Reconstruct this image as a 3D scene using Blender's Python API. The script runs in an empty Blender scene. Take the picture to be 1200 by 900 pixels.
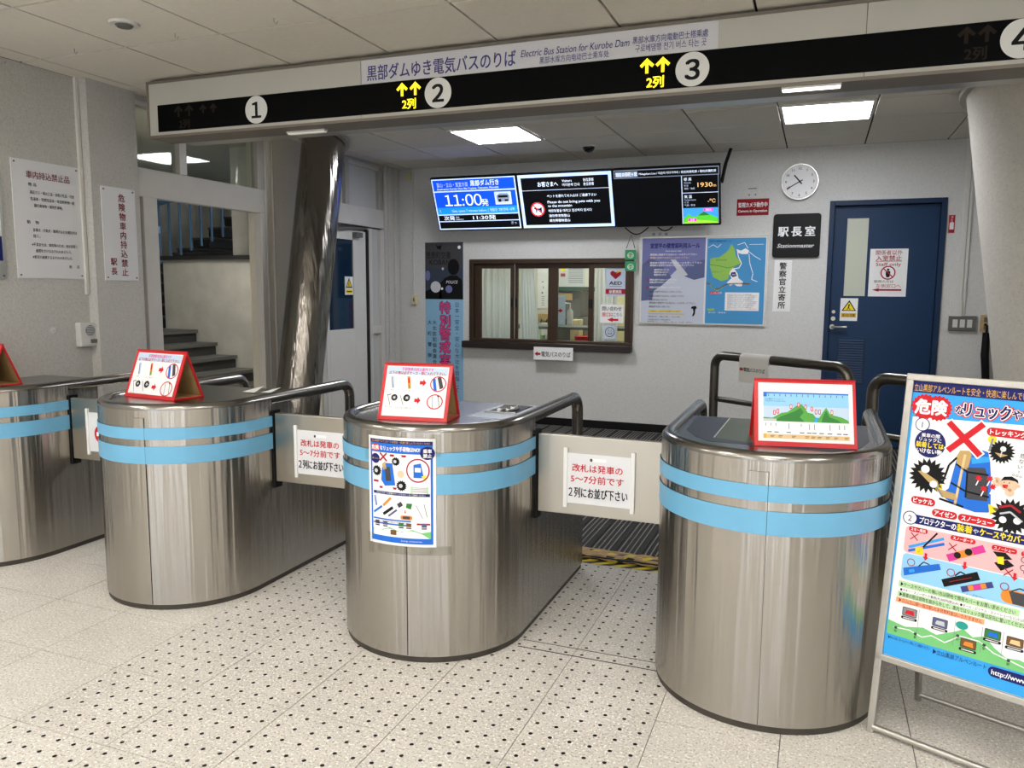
import bpy, bmesh, math, random
from mathutils import Vector, Matrix
random.seed(7)
sc = bpy.context.scene
COL = sc.collection

# ------------------------------------------------------------------ camera
F_PX, CAM_H = 921.5, 1.52
_y, _p, _r = (math.radians(a) for a in (21.18, 6.88, 0.36))
FWD = Vector((-math.sin(_y) * math.cos(_p), math.cos(_y) * math.cos(_p), -math.sin(_p)))
_rt = Vector((math.cos(_y), math.sin(_y), 0.0)); _up = _rt.cross(FWD)
RGT = math.cos(_r) * _rt + math.sin(_r) * _up
UPV = -math.sin(_r) * _rt + math.cos(_r) * _up
cam_d = bpy.data.cameras.new('camera'); cam = bpy.data.objects.new('camera', cam_d); COL.objects.link(cam)
cam_d.sensor_fit = 'HORIZONTAL'; cam_d.sensor_width = 36.0; cam_d.lens = 36.0 * F_PX / 1200.0
cam_d.clip_start = 0.05; cam_d.clip_end = 100
cam.matrix_world = Matrix(((RGT.x, UPV.x, -FWD.x, 0), (RGT.y, UPV.y, -FWD.y, 0), (RGT.z, UPV.z, -FWD.z, CAM_H), (0, 0, 0, 1)))
sc.camera = cam

# ------------------------------------------------------------------ world, exposure
wd = bpy.data.worlds.new('world'); sc.world = wd; wd.use_nodes = True
wd.node_tree.nodes['Background'].inputs[0].default_value = (0.6, 0.65, 0.72, 1)
wd.node_tree.nodes['Background'].inputs[1].default_value = 5.0
sc.view_settings.view_transform = 'Standard'; sc.view_settings.look = 'None'
sc.view_settings.gamma = 1.0; sc.view_settings.use_curve_mapping = False
sc.view_settings.exposure = 0.08
LAMP_FRONT = 20.0      # ceiling panels of the front hall
LAMP_BACK = 28.0       # two ceiling panels over the boarding side
FILL_STAIR = 30.0      # unseen lamp added to light the stair hall
LAMP_OFFICE = 26.0

# ------------------------------------------------------------------ survey helpers: a sight line met with a known plane
def ray(x, y): return RGT * ((x - 600) / F_PX) - UPV * ((y - 450) / F_PX) + FWD
CAMP = Vector((0, 0, CAM_H))
def onY(x, y, Y): d = ray(x, y); return CAMP + d * (Y / d.y)
def onX(x, y, X): d = ray(x, y); return CAMP + d * (X / d.x)
def onZ(x, y, Z): d = ray(x, y); return CAMP + d * ((Z - CAM_H) / d.z)

# ------------------------------------------------------------------ the place, in metres
YW = 8.17            # face of the back wall
ZC = 2.876           # ceiling
ZB = 0.03            # boarding-side floor
XW = -4.62           # face of the left wall
XF = -4.58           # frames in the left wall
XR = 4.5
YF = -6.0

# ------------------------------------------------------------------ materials
def lin(c):
    out = []
    for v in c:
        v = v / 255.0
        out.append(v / 12.92 if v <= 0.04045 else ((v + 0.055) / 1.055) ** 2.4)
    return (out[0], out[1], out[2], 1.0)
MATS = {}
def mat(name, col, rough=0.5, metal=0.0, emit=0.0, spec=None, noise=None, bump=None, alpha=None, trans=0.0, coat=0.0):
    """noise=(scale, amount): mottled colour; bump=(scale, strength)"""
    m = bpy.data.materials.new(name); m.use_nodes = True; nt = m.node_tree; b = nt.nodes['Principled BSDF']
    L = lin(col); b.inputs['Base Color'].default_value = L
    b.inputs['Roughness'].default_value = rough; b.inputs['Metallic'].default_value = metal
    if spec is not None: b.inputs['Specular IOR Level'].default_value = spec
    if trans: b.inputs['Transmission Weight'].default_value = trans
    if coat: b.inputs['Coat Weight'].default_value = coat; b.inputs['Coat Roughness'].default_value = 0.05
    if alpha is not None: b.inputs['Alpha'].default_value = alpha
    if emit:
        b.inputs['Emission Color'].default_value = L; b.inputs['Emission Strength'].default_value = emit
    if noise or bump:
        tc = nt.nodes.new('ShaderNodeTexCoord')
    if noise:
        n = nt.nodes.new('ShaderNodeTexNoise'); n.inputs['Scale'].default_value = noise[0]; n.inputs['Detail'].default_value = 4
        nt.links.new(tc.outputs['Object'], n.inputs['Vector'])
        r = nt.nodes.new('ShaderNodeValToRGB'); a = noise[1]
        r.color_ramp.elements[0].position = 0.3; r.color_ramp.elements[1].position = 0.7
        r.color_ramp.elements[0].color = tuple(max(0, v * (1 - a)) for v in L[:3]) + (1,)
        r.color_ramp.elements[1].color = tuple(min(1, v * (1 + a)) for v in L[:3]) + (1,)
        nt.links.new(n.outputs['Fac'], r.inputs['Fac']); nt.links.new(r.outputs['Color'], b.inputs['Base Color'])
        if emit: nt.links.new(r.outputs['Color'], b.inputs['Emission Color'])
    if bump:
        n2 = nt.nodes.new('ShaderNodeTexNoise'); n2.inputs['Scale'].default_value = bump[0]; n2.inputs['Detail'].default_value = 3
        nt.links.new(tc.outputs['Object'], n2.inputs['Vector'])
        bp = nt.nodes.new('ShaderNodeBump'); bp.inputs['Strength'].default_value = bump[1]; bp.inputs['Distance'].default_value = 0.004
        nt.links.new(n2.outputs['Fac'], bp.inputs['Height']); nt.links.new(bp.outputs['Normal'], b.inputs['Normal'])
    MATS[name] = m
    return m
def flat(name, col, emit=0.0, rough=0.5): return mat('print_' + name, col, rough=rough, emit=emit, spec=0.22)

def speckle(name, base, spots, scales, rough, bumpy=0.0, amp=0.09):
    """stone or plaster: base colour with layers of small flecks; spots = [(colour, scale, threshold)]"""
    m = bpy.data.materials.new(name); m.use_nodes = True; nt = m.node_tree; b = nt.nodes['Principled BSDF']
    b.inputs['Roughness'].default_value = rough
    tc = nt.nodes.new('ShaderNodeTexCoord'); geo = nt.nodes.new('ShaderNodeNewGeometry')
    n0 = nt.nodes.new('ShaderNodeTexNoise'); n0.inputs['Scale'].default_value = scales; n0.inputs['Detail'].default_value = 5
    nt.links.new(geo.outputs['Position'], n0.inputs['Vector'])
    r = nt.nodes.new('ShaderNodeValToRGB'); L = lin(base)
    r.color_ramp.elements[0].position = 0.35; r.color_ramp.elements[1].position = 0.65
    r.color_ramp.elements[0].color = tuple(v * (1 - amp) for v in L[:3]) + (1,); r.color_ramp.elements[1].color = tuple(min(1, v * (1 + amp * .8)) for v in L[:3]) + (1,)
    nt.links.new(n0.outputs['Fac'], r.inputs['Fac']); cur = r.outputs['Color']
    for c, s, th in spots:
        n = nt.nodes.new('ShaderNodeTexNoise'); n.inputs['Scale'].default_value = s; n.inputs['Detail'].default_value = 2
        nt.links.new(geo.outputs['Position'], n.inputs['Vector'])
        mr = nt.nodes.new('ShaderNodeMapRange'); mr.inputs['From Min'].default_value = th; mr.inputs['From Max'].default_value = th + 0.06
        nt.links.new(n.outputs['Fac'], mr.inputs['Value'])
        mx = nt.nodes.new('ShaderNodeMix'); mx.data_type = 'RGBA'
        nt.links.new(mr.outputs['Result'], mx.inputs['Factor']); nt.links.new(cur, mx.inputs['A']); mx.inputs['B'].default_value = lin(c)
        cur = mx.outputs['Result']
    nt.links.new(cur, b.inputs['Base Color'])
    if bumpy:
        nb = nt.nodes.new('ShaderNodeTexNoise'); nb.inputs['Scale'].default_value = 60; nb.inputs['Detail'].default_value = 4
        nt.links.new(geo.outputs['Position'], nb.inputs['Vector'])
        bp = nt.nodes.new('ShaderNodeBump'); bp.inputs['Strength'].default_value = bumpy; bp.inputs['Distance'].default_value = 0.003
        nt.links.new(nb.outputs['Fac'], bp.inputs['Height']); nt.links.new(bp.outputs['Normal'], b.inputs['Normal'])
    MATS[name] = m
    return m

def brushed(name, col, rough, aniso, wave=1.0):
    """horizontally brushed stainless steel: the reflections are drawn out vertically"""
    m = bpy.data.materials.new(name); m.use_nodes = True; nt = m.node_tree; b = nt.nodes['Principled BSDF']
    b.inputs['Base Color'].default_value = lin(col); b.inputs['Metallic'].default_value = 1.0
    b.inputs['Anisotropic'].default_value = aniso
    geo = nt.nodes.new('ShaderNodeNewGeometry')
    mp = nt.nodes.new('ShaderNodeMapping'); mp.inputs['Scale'].default_value = (0.6, 0.6, 22)
    nt.links.new(geo.outputs['Position'], mp.inputs['Vector'])
    n = nt.nodes.new('ShaderNodeTexNoise'); n.inputs['Scale'].default_value = 2.0; n.inputs['Detail'].default_value = 3
    nt.links.new(mp.outputs['Vector'], n.inputs['Vector'])
    mr = nt.nodes.new('ShaderNodeMapRange'); mr.inputs['To Min'].default_value = rough - 0.004; mr.inputs['To Max'].default_value = rough + 0.004
    nt.links.new(n.outputs['Fac'], mr.inputs['Value']); nt.links.new(mr.outputs['Result'], b.inputs['Roughness'])
    # wide, gentle waviness of the rolled sheet, running top to bottom
    mp2 = nt.nodes.new('ShaderNodeMapping'); mp2.inputs['Scale'].default_value = (13, 13, 0.35)
    nt.links.new(geo.outputs['Position'], mp2.inputs['Vector'])
    n2 = nt.nodes.new('ShaderNodeTexNoise'); n2.inputs['Scale'].default_value = 1.6; n2.inputs['Detail'].default_value = 2
    nt.links.new(mp2.outputs['Vector'], n2.inputs['Vector'])
    bp2 = nt.nodes.new('ShaderNodeBump'); bp2.inputs['Strength'].default_value = 1.0; bp2.inputs['Distance'].default_value = 0.009 * wave
    nt.links.new(n2.outputs['Fac'], bp2.inputs['Height'])
    nt.links.new(bp2.outputs['Normal'], b.inputs['Normal'])
    cb = nt.nodes.new('ShaderNodeCombineXYZ'); cb.inputs[2].default_value = 1.0
    nt.links.new(cb.outputs[0], b.inputs['Tangent'])
    MATS[name] = m
    return m

def stripes(name, ca, cb_, period, slant):
    m = bpy.data.materials.new(name); m.use_nodes = True; nt = m.node_tree; b = nt.nodes['Principled BSDF']
    b.inputs['Roughness'].default_value = 0.45
    geo = nt.nodes.new('ShaderNodeNewGeometry'); sp = nt.nodes.new('ShaderNodeSeparateXYZ'); nt.links.new(geo.outputs['Position'], sp.inputs[0])
    def M2(op, a, bb):
        n = nt.nodes.new('ShaderNodeMath'); n.operation = op
        for i, v in enumerate((a, bb)):
            if v is None: continue
            if hasattr(v, 'links'): nt.links.new(v, n.inputs[i])
            else: n.inputs[i].default_value = v
        return n.outputs[0]
    t = M2('ADD', sp.outputs[0], M2('MULTIPLY', sp.outputs[1], slant))
    t = M2('FRACT', M2('DIVIDE', t, period), None); t = M2('GREATER_THAN', t, 0.5)
    mx = nt.nodes.new('ShaderNodeMix'); mx.data_type = 'RGBA'; nt.links.new(t, mx.inputs['Factor'])
    mx.inputs['A'].default_value = lin(ca); mx.inputs['B'].default_value = lin(cb_)
    nt.links.new(mx.outputs['Result'], b.inputs['Base Color']); MATS[name] = m
    return m

speckle('plaster_cream', (226, 220, 204), [((214, 208, 192), 90, 0.62)], 40, 0.85, 0.3, 0.03)
speckle('plaster_left', (197, 196, 192), [((180, 177, 171), 130, 0.58)], 60, 0.85, 0.5, 0.05)
speckle('plaster_back', (210, 210, 208), [((196, 196, 194), 70, 0.60)], 40, 0.85, 0.35, 0.03)
speckle('plaster_column', (205, 201, 192), [((188, 184, 176), 90, 0.62)], 40, 0.8, 0.5, 0.04)
speckle('terrazzo', (210, 206, 199), [((168, 160, 150), 120, 0.57), ((240, 238, 233), 100, 0.58), ((110, 103, 97), 150, 0.68)], 5, 0.42, 0.04, 0.05)
speckle('ceiling_board', (228, 223, 211), [((212, 207, 195), 220, 0.62)], 30, 0.9, 0.15, 0.02)
speckle('stair_wall', (204, 202, 194), [((178, 177, 172), 40, 0.68)], 4, 0.85, 0.1)
brushed('brushed_steel', (176, 172, 166), 0.27, 0.95)
brushed('panel_steel', (180, 175, 165), 0.36, 0.55, 0.12)
mat('steel_tube', (150, 147, 142), 0.22, 1.0, bump=(40, 0.03))
mat('steel_dark_tube', (112, 108, 102), 0.3, 1.0, bump=(40, 0.03))
mat('steel_top', (150, 148, 145), 0.25, 1.0, bump=(30, 0.02))
brushed('mirror_wrap', (136, 132, 127), 0.17, 0.5, 1.1)
mat('plinth', (70, 66, 60), 0.5, 0.4, noise=(20, 0.2))
mat('stripe_blue', (110, 176, 214), 0.42, noise=(6, 0.04))
mat('aluminium', (190, 188, 182), 0.35, 0.9, noise=(30, 0.05))
mat('alu_frame', (178, 175, 168), 0.45, 0.35, noise=(8, 0.04))
mat('sign_body', (128, 120, 110), 0.5, 0.3, noise=(5, 0.05))
mat('sign_face', (190, 188, 179), 0.55, noise=(3, 0.02))
mat('sign_black', (5, 5, 6), 0.6, spec=0.08)
mat('black', (10, 10, 11), 0.5, spec=0.25)
mat('black_gloss', (8, 8, 10), 0.18)
mat('tile_joint', (112, 106, 98), 0.9, noise=(40, 0.1))
mat('slot_dark', (20, 19, 18), 0.7)
mat('ceiling_joint', (34, 32, 29), 0.9)
mat('door_blue', (17, 50, 86), 0.45, bump=(60, 0.03), spec=0.3)
mat('door_blue_frame', (15, 44, 76), 0.45, spec=0.3)
mat('bronze', (62, 46, 34), 0.4, 0.4, noise=(10, 0.08))
mat('sill_dark', (34, 22, 18), 0.45)
mat('white_paint', (214, 213, 208), 0.5, noise=(6, 0.03))
mat('frame_paint', (204, 201, 196), 0.5, noise=(6, 0.03))
mat('ivory', (214, 204, 160), 0.45)
mat('curtain', (240, 241, 243), 0.8)
_n = MATS['curtain'].node_tree; _t = _n.nodes.new('ShaderNodeBsdfTranslucent'); _t.inputs[0].default_value = lin((244, 245, 246)); _x = _n.nodes.new('ShaderNodeMixShader'); _x.inputs[0].default_value = 0.45
_n.links.new(_n.nodes['Principled BSDF'].outputs[0], _x.inputs[1]); _n.links.new(_t.outputs[0], _x.inputs[2]); _n.links.new(_x.outputs[0], _n.nodes['Material Output'].inputs[0])
mat('board_white', (226, 227, 230), 0.35)
mat('paper', (240, 240, 240), 0.55)
mat('red_tape', (206, 34, 42), 0.28, bump=(30, 0.25))
mat('cardboard', (168, 140, 92), 0.8, noise=(30, 0.08))
mat('plastic_grey', (98, 98, 96), 0.5)
mat('plastic_light', (212, 212, 208), 0.45)
mat('stair_dark', (46, 47, 48), 0.6, noise=(20, 0.12))
mat('stair_edge', (84, 84, 82), 0.5)
mat('rail_blue', (84, 128, 170), 0.4)
mat('shelf_green', (22, 70, 56), 0.5)
mat('plastic_white', (234, 234, 232), 0.4)
mat('mat_base', (38, 38, 39), 0.8, noise=(70, 0.3))
mat('mat_rib', (158, 153, 146), 0.5, 0.5)
stripes('hazard', (226, 204, 40), (28, 27, 26), 0.11, -1.6)
mat('tape_tan', (188, 158, 108), 0.6, noise=(14, 0.2))
mat('glass_dark', (14, 40, 62), 0.08)
mat('glass_frost', (196, 200, 184), 0.4, bump=(120, 0.2))
mat('glass_milk', (196, 198, 196), 0.25)
mat('green_tag', (28, 142, 92), 0.4)
mat('lamp_front', (255, 249, 241), emit=LAMP_FRONT)
mat('lamp_back', (250, 251, 255), emit=LAMP_BACK)
mat('fill_stair', (255, 250, 240), emit=FILL_STAIR)
mat('lamp_office', (255, 252, 240), emit=LAMP_OFFICE)
mat('lamp_tube_dim', (230, 226, 214), 0.4, emit=0.25)  # faint glow of the dim tube, set in the material
mat('lamp_tube', (255, 252, 244), emit=3.0)
mat('office_wall', (218, 214, 200), 0.8)
def clear_glass(name, tint, op):
    m = bpy.data.materials.new(name); m.use_nodes = True; nt = m.node_tree; nt.nodes.clear()
    o = nt.nodes.new('ShaderNodeOutputMaterial'); t = nt.nodes.new('ShaderNodeBsdfTransparent'); g = nt.nodes.new('ShaderNodeBsdfGlossy')
    t.inputs[0].default_value = lin(tint); g.inputs['Roughness'].default_value = 0.03; g.inputs['Color'].default_value = (0.9, 0.9, 0.9, 1)
    f = nt.nodes.new('ShaderNodeLayerWeight'); f.inputs[0].default_value = 0.5
    pw = nt.nodes.new('ShaderNodeMath'); pw.operation = 'POWER'; pw.inputs[1].default_value = 4.0; nt.links.new(f.outputs['Facing'], pw.inputs[0])
    a = nt.nodes.new('ShaderNodeMath'); a.operation = 'MULTIPLY_ADD'; a.inputs[1].default_value = 0.7; a.inputs[2].default_value = op + 0.02; nt.links.new(pw.outputs[0], a.inputs[0])
    x = nt.nodes.new('ShaderNodeMixShader'); nt.links.new(a.outputs[0], x.inputs[0]); nt.links.new(t.outputs[0], x.inputs[1]); nt.links.new(g.outputs[0], x.inputs[2])
    nt.links.new(x.outputs[0], o.inputs[0]); MATS[name] = m
clear_glass('glass', (235, 240, 238), 0.02)
for n_, c_ in dict(navy=(26, 32, 104), black=(12, 12, 14), red=(206, 32, 44), crimson=(168, 28, 44), white=(244, 244, 246), maroon=(120, 22, 44), dgrey=(70, 70, 74),
                   grey=(140, 142, 148), lgrey=(200, 203, 208), yellow=(250, 222, 40), sky=(58, 166, 240), cyan=(150, 208, 246), pink=(246, 186, 190), magenta=(214, 60, 150),
                   green=(122, 200, 126), lgreen=(186, 226, 172), dgreen=(56, 130, 60), orange=(236, 142, 52), lorange=(244, 176, 130), tan=(196, 164, 106), blue=(36, 110, 214),
                   indigo=(66, 70, 132), brown=(120, 84, 48), violet=(116, 120, 172), mapblue=(74, 150, 204), mapgreen=(150, 196, 92), bluepale=(196, 216, 238), sand=(230, 200, 150),
                   skin=(240, 200, 170), teal=(40, 160, 150), gold=(226, 178, 52), bannerblue=(142, 186, 216), hotpink=(222, 76, 128), signtext=(70, 66, 128), hill=(90, 168, 76),
                   snow=(198, 204, 218), slate=(92, 100, 140), dimarrow=(30, 20, 8), plategrey=(212, 212, 216), stickerblue=(196, 208, 226), discwhite=(228, 228, 224), deepred=(150, 16, 28), filmblue=(74, 88, 108), filmgreen=(82, 98, 84), filmdark=(58, 66, 82)).items(): flat(n_, c_)
for n_, c_, e_ in (('lit_yellow', (255, 226, 40), 1.25), ('scr_blue', (14, 74, 226), 1.1), ('scr_cyan', (24, 136, 240), 1.0), ('scr_white', (226, 238, 255), 1.15), ('scr_black', (6, 7, 12), 0.5),
                   ('scr_frame', (186, 208, 246), 1.1), ('scr_red', (220, 50, 60), 1.0), ('scr_amber', (255, 206, 130), 1.0), ('scr_green', (80, 190, 50), 1.0), ('scr_lime', (150, 216, 60), 1.0),
                   ('scr_sky', (60, 150, 236), 1.0), ('scr_pink', (236, 60, 190), 1.0), ('scr_grey', (120, 130, 150), 1.0), ('scr_dgreen', (40, 110, 60), 1.0), ('scr_pale', (190, 206, 232), 0.9)): flat(n_, c_, emit=e_)

# ------------------------------------------------------------------ mesh building
LOC = {}
def link(o): COL.objects.link(o); return o
def tag(o, label=None, cat=None, group=None, kind=None):
    if label: o['label'] = label
    if cat: o['category'] = cat
    if group: o['group'] = group
    if kind: o['kind'] = kind
    return o
def thing(name, label, cat, loc, group=None):
    o = bpy.data.objects.new(name, None); o.empty_display_size = 0.05; link(o); o.location = loc; LOC[o.name] = Vector(loc)
    return tag(o, label, cat, group)
def adopt(o, parent):
    o.parent = parent; o.matrix_parent_inverse = Matrix.Translation(-LOC[parent.name])

class MB:
    def __init__(s): s.v = []; s.f = []; s.m = []; s.sm = []; s.mats = []
    def mi(s, m):
        if m not in s.mats: s.mats.append(m)
        return s.mats.index(m)
    def add(s, verts, faces, m, smooth=False):
        k = len(s.v); s.v += [Vector(p) for p in verts]; i = s.mi(m)
        for f in faces: s.f.append([k + j for j in f]); s.m.append(i); s.sm.append(smooth)
        return s
    def box(s, x0, x1, y0, y1, z0, z1, m):
        x0, x1 = sorted((x0, x1)); y0, y1 = sorted((y0, y1)); z0, z1 = sorted((z0, z1))
        V = [(x0, y0, z0), (x1, y0, z0), (x1, y1, z0), (x0, y1, z0), (x0, y0, z1), (x1, y0, z1), (x1, y1, z1), (x0, y1, z1)]
        return s.add(V, [(0, 3, 2, 1), (4, 5, 6, 7), (0, 1, 5, 4), (1, 2, 6, 5), (2, 3, 7, 6), (3, 0, 4, 7)], m)
    def obox(s, O, U, V, N, a, b, c, m):
        """box with corner O and edges U*a, V*b, N*c"""
        P = [O + U * (a * i) + V * (b * j) + N * (c * k) for k in (0, 1) for j in (0, 1) for i in (0, 1)]
        return s.add(P, [(0, 2, 3, 1), (4, 5, 7, 6), (0, 1, 5, 4), (1, 3, 7, 5), (3, 2, 6, 7), (2, 0, 4, 6)], m)
    def tube(s, path, r, m, n=12, cap=True, smooth=True):
        path = [Vector(p) for p in path]; R = r if isinstance(r, (list, tuple)) else [r] * len(path)
        rings = []; ref = None
        for i, p in enumerate(path):
            t = (path[min(i + 1, len(path) - 1)] - path[max(i - 1, 0)]).normalized()
            if ref is None:
                ref = Vector((0, 0, 1)) if abs(t.z) < 0.9 else Vector((1, 0, 0))
            a = (ref - t * ref.dot(t)).normalized(); b = t.cross(a); ref = a
            rings.append([p + (a * math.cos(q) + b * math.sin(q)) * R[i] for q in (2 * math.pi * j / n for j in range(n))])
        V = [q for g in rings for q in g]; Fc = []
        for i in range(len(path) - 1):
            for j in range(n): Fc.append((i * n + j, i * n + (j + 1) % n, (i + 1) * n + (j + 1) % n, (i + 1) * n + j))
        s.add(V, Fc, m, smooth)
        if cap:
            s.add(rings[0], [tuple(range(n))[::-1]], m); s.add(rings[-1], [tuple(range(n))], m)
        return s
    def prism(s, pts, z0, z1, m, top=None, side_smooth=False, caps=True):
        n = len(pts); V = [(p[0], p[1], z0) for p in pts] + [(p[0], p[1], z1) for p in pts]
        s.add(V, [(i, (i + 1) % n, n + (i + 1) % n, n + i) for i in range(n)], m, side_smooth)
        if caps:
            s.add(V[:n], [tuple(range(n))[::-1]], m); s.add(V[n:], [tuple(range(n))], top or m)
        return s
    def disc(s, c, r, axis_n, m, n=24, depth=0.01, smooth=True):
        N = Vector(axis_n).normalized(); s.tube([Vector(c), Vector(c) + N * depth], r, m, n=n, smooth=smooth); return s
    def build(s, name, parent=None, bevel=0.0, seg=2, kind=None, label=None):
        me = bpy.data.meshes.new(name)
        lo = Vector((min(p.x for p in s.v), min(p.y for p in s.v), min(p.z for p in s.v))); hi = Vector((max(p.x for p in s.v), max(p.y for p in s.v), max(p.z for p in s.v)))
        o0 = Vector(((lo.x + hi.x) / 2, (lo.y + hi.y) / 2, lo.z))
        me.from_pydata([p - o0 for p in s.v], [], s.f)
        for m in s.mats: me.materials.append(MATS[m])
        me.polygons.foreach_set('material_index', s.m); me.polygons.foreach_set('use_smooth', s.sm); me.update()
        o = bpy.data.objects.new(name, me); link(o); o.location = o0; LOC[o.name] = o0
        if parent: adopt(o, parent)
        if bevel:
            b = o.modifiers.new('bevel', 'BEVEL'); b.width = bevel; b.segments = seg; b.limit_method = 'ANGLE'; b.angle_limit = math.radians(40)
        if kind: o['kind'] = kind
        if label: o['label'] = label
        return o
def struct(mb, name, parent=None, bevel=0): return mb.build(name, parent, bevel, kind=None if parent else 'structure')

# ------------------------------------------------------------------ lettering and flat print
GLY = {}
def glyphs(s, bold, shear, res):
    k = (s, bold, shear, res)
    if k not in GLY:
        cu = bpy.data.curves.new('t', 'FONT'); cu.body = s; cu.size = 1.0; cu.resolution_u = res; cu.offset = bold; cu.shear = shear
        ob = bpy.data.objects.new('t', cu); me = ob.to_mesh()
        V = [(v.co.x, v.co.y) for v in me.vertices]; Fc = [tuple(p.vertices) for p in me.polygons]
        ob.to_mesh_clear(); bpy.data.objects.remove(ob); bpy.data.curves.remove(cu)
        GLY[k] = (V, Fc)
    return GLY[k]
class Print:
    """flat print on a surface: u to the right, v downwards from the top left corner, in units of unit metres"""
    def __init__(s, O, U, V, unit, lift=0.0012, f=None):
        s.O, s.U, s.V, s.k = Vector(O), Vector(U).normalized(), Vector(V).normalized(), unit
        s.N = s.U.cross(s.V); s.lift = lift; s.f = f; s.mb = MB()
    def P(s, u, v, l):
        d = s.lift + l * 0.0005
        if s.f: return s.f(u, v, d)
        return s.O + s.U * (u * s.k) - s.V * (v * s.k) + s.N * d
    def poly(s, pts, m, l=1):
        s.mb.add([s.P(u, v, l) for u, v in pts], [tuple(range(len(pts)))[::-1]], 'print_' + m); return s
    def rect(s, u0, v0, u1, v1, m, l=1, nx=1):
        for i in range(nx):
            a = u0 + (u1 - u0) * i / nx; b = u0 + (u1 - u0) * (i + 1) / nx
            s.poly([(a, v0), (b, v0), (b, v1), (a, v1)], m, l)
        return s
    def rrect(s, u0, v0, u1, v1, r, m, l=1):
        pts = []
        for cx, cy, a0 in ((u1 - r, v0 + r, -90), (u1 - r, v1 - r, 0), (u0 + r, v1 - r, 90), (u0 + r, v0 + r, 180)):
            for k in range(5):
                a = math.radians(a0 + 90 * k / 4); pts.append((cx + r * math.cos(a), cy + r * math.sin(a)))
        return s.poly(pts, m, l)
    def disc(s, u, v, r, m, l=1, n=28, ry=None):
        ry = ry or r
        return s.poly([(u + r * math.cos(2 * math.pi * i / n), v + ry * math.sin(2 * math.pi * i / n)) for i in range(n)], m, l)
    def ring(s, u, v, r, w, m, l=1, n=32, ry=None):
        ry = ry or r
        for i in range(n):
            a, b = 2 * math.pi * i / n, 2 * math.pi * (i + 1) / n
            s.poly([(u + r * math.cos(a), v + ry * math.sin(a)), (u + r * math.cos(b), v + ry * math.sin(b)), (u + (r - w) * math.cos(b), v + (ry - w) * math.sin(b)), (u + (r - w) * math.cos(a), v + (ry - w) * math.sin(a))], m, l)
        return s
    def line(s, u0, v0, u1, v1, w, m, l=1):
        d = Vector((u1 - u0, v1 - v0)); n = Vector((-d.y, d.x)).normalized() * (w / 2)
        return s.poly([(u0 + n.x, v0 + n.y), (u0 - n.x, v0 - n.y), (u1 - n.x, v1 - n.y), (u1 + n.x, v1 + n.y)], m, l)
    def pline(s, pts, w, m, l=1):
        for a, b in zip(pts, pts[1:]): s.line(a[0], a[1], b[0], b[1], w, m, l)
        return s
    def burst(s, u, v, r, m, l=1, n=18, q=0.72, ry=None):
        pts = []
        for i in range(2 * n):
            k = 1.0 if i % 2 == 0 else q; a = math.pi * i / n
            pts.append((u + r * k * math.cos(a), v + (ry or r) * k * math.sin(a)))
        return s.poly(pts, m, l)
    def cross(s, u, v, r, w, m, l=1):
        s.line(u - r, v - r, u + r, v + r, w, m, l); return s.line(u + r, v - r, u - r, v + r, w, m, l + 0.4)
    def arrow(s, u, v, w, h, m, l=1, d='up'):
        """centred arrow of overall width w and height h"""
        pts = [(0, -.5), (.5, 0.0), (.22, 0.0), (.22, .5), (-.22, .5), (-.22, 0.0), (-.5, 0.0)]
        R = {'up': lambda a, b: (a, b), 'down': lambda a, b: (a, -b), 'right': lambda a, b: (-b, a), 'left': lambda a, b: (b, a)}[d]
        P = [R(a, b) for a, b in pts]
        return s.poly([(u + a * w, v + b * h) for a, b in P], m, l)
    def text(s, u, v, h, t, m, l=2, al='l', bold=0.0, shear=0.0, w=None, res=2, rot=0.0):
        """bold strokes are laid down as a few copies a hair apart"""
        V, Fc = glyphs(t, 0.0, shear, res)
        if not V: return s
        x0 = min(p[0] for p in V); x1 = max(p[0] for p in V); kx = h
        if w: kx = w / max(x1 - x0, 1e-6)
        W_ = (x1 - x0) * kx; off = {'l': 0, 'c': -W_ / 2, 'r': -W_}[al]
        c, sn = math.cos(rot), math.sin(rot)
        if bold <= 0: shifts = [(0, 0)]
        elif bold < 0.04: shifts = [(-.9, -.6), (.9, -.6), (-.9, .6), (.9, .6)]
        else: shifts = [(math.cos(math.pi * k / 5), math.sin(math.pi * k / 5)) for k in range(10)]
        for i, (dx, dy) in enumerate(shifts):
            Q = []
            for x, y in V:
                a = (x - x0) * kx + off + dx * bold * h; b = -(y - 0.38) * h + dy * bold * h
                Q.append(s.P(u + a * c - b * sn, v + a * sn + b * c, l + i * 0.04))
            s.mb.add(Q, Fc, 'print_' + m)
        return s
    def vtext(s, u, v, h, t, m, l=2, pitch=None, bold=0.0):
        pitch = pitch or h * 1.05
        for i, ch in enumerate(t): s.text(u, v + i * pitch, h, ch, m, l, 'c', bold)
        return s
    def build(s, name, parent): return s.mb.build(name, parent)

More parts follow.
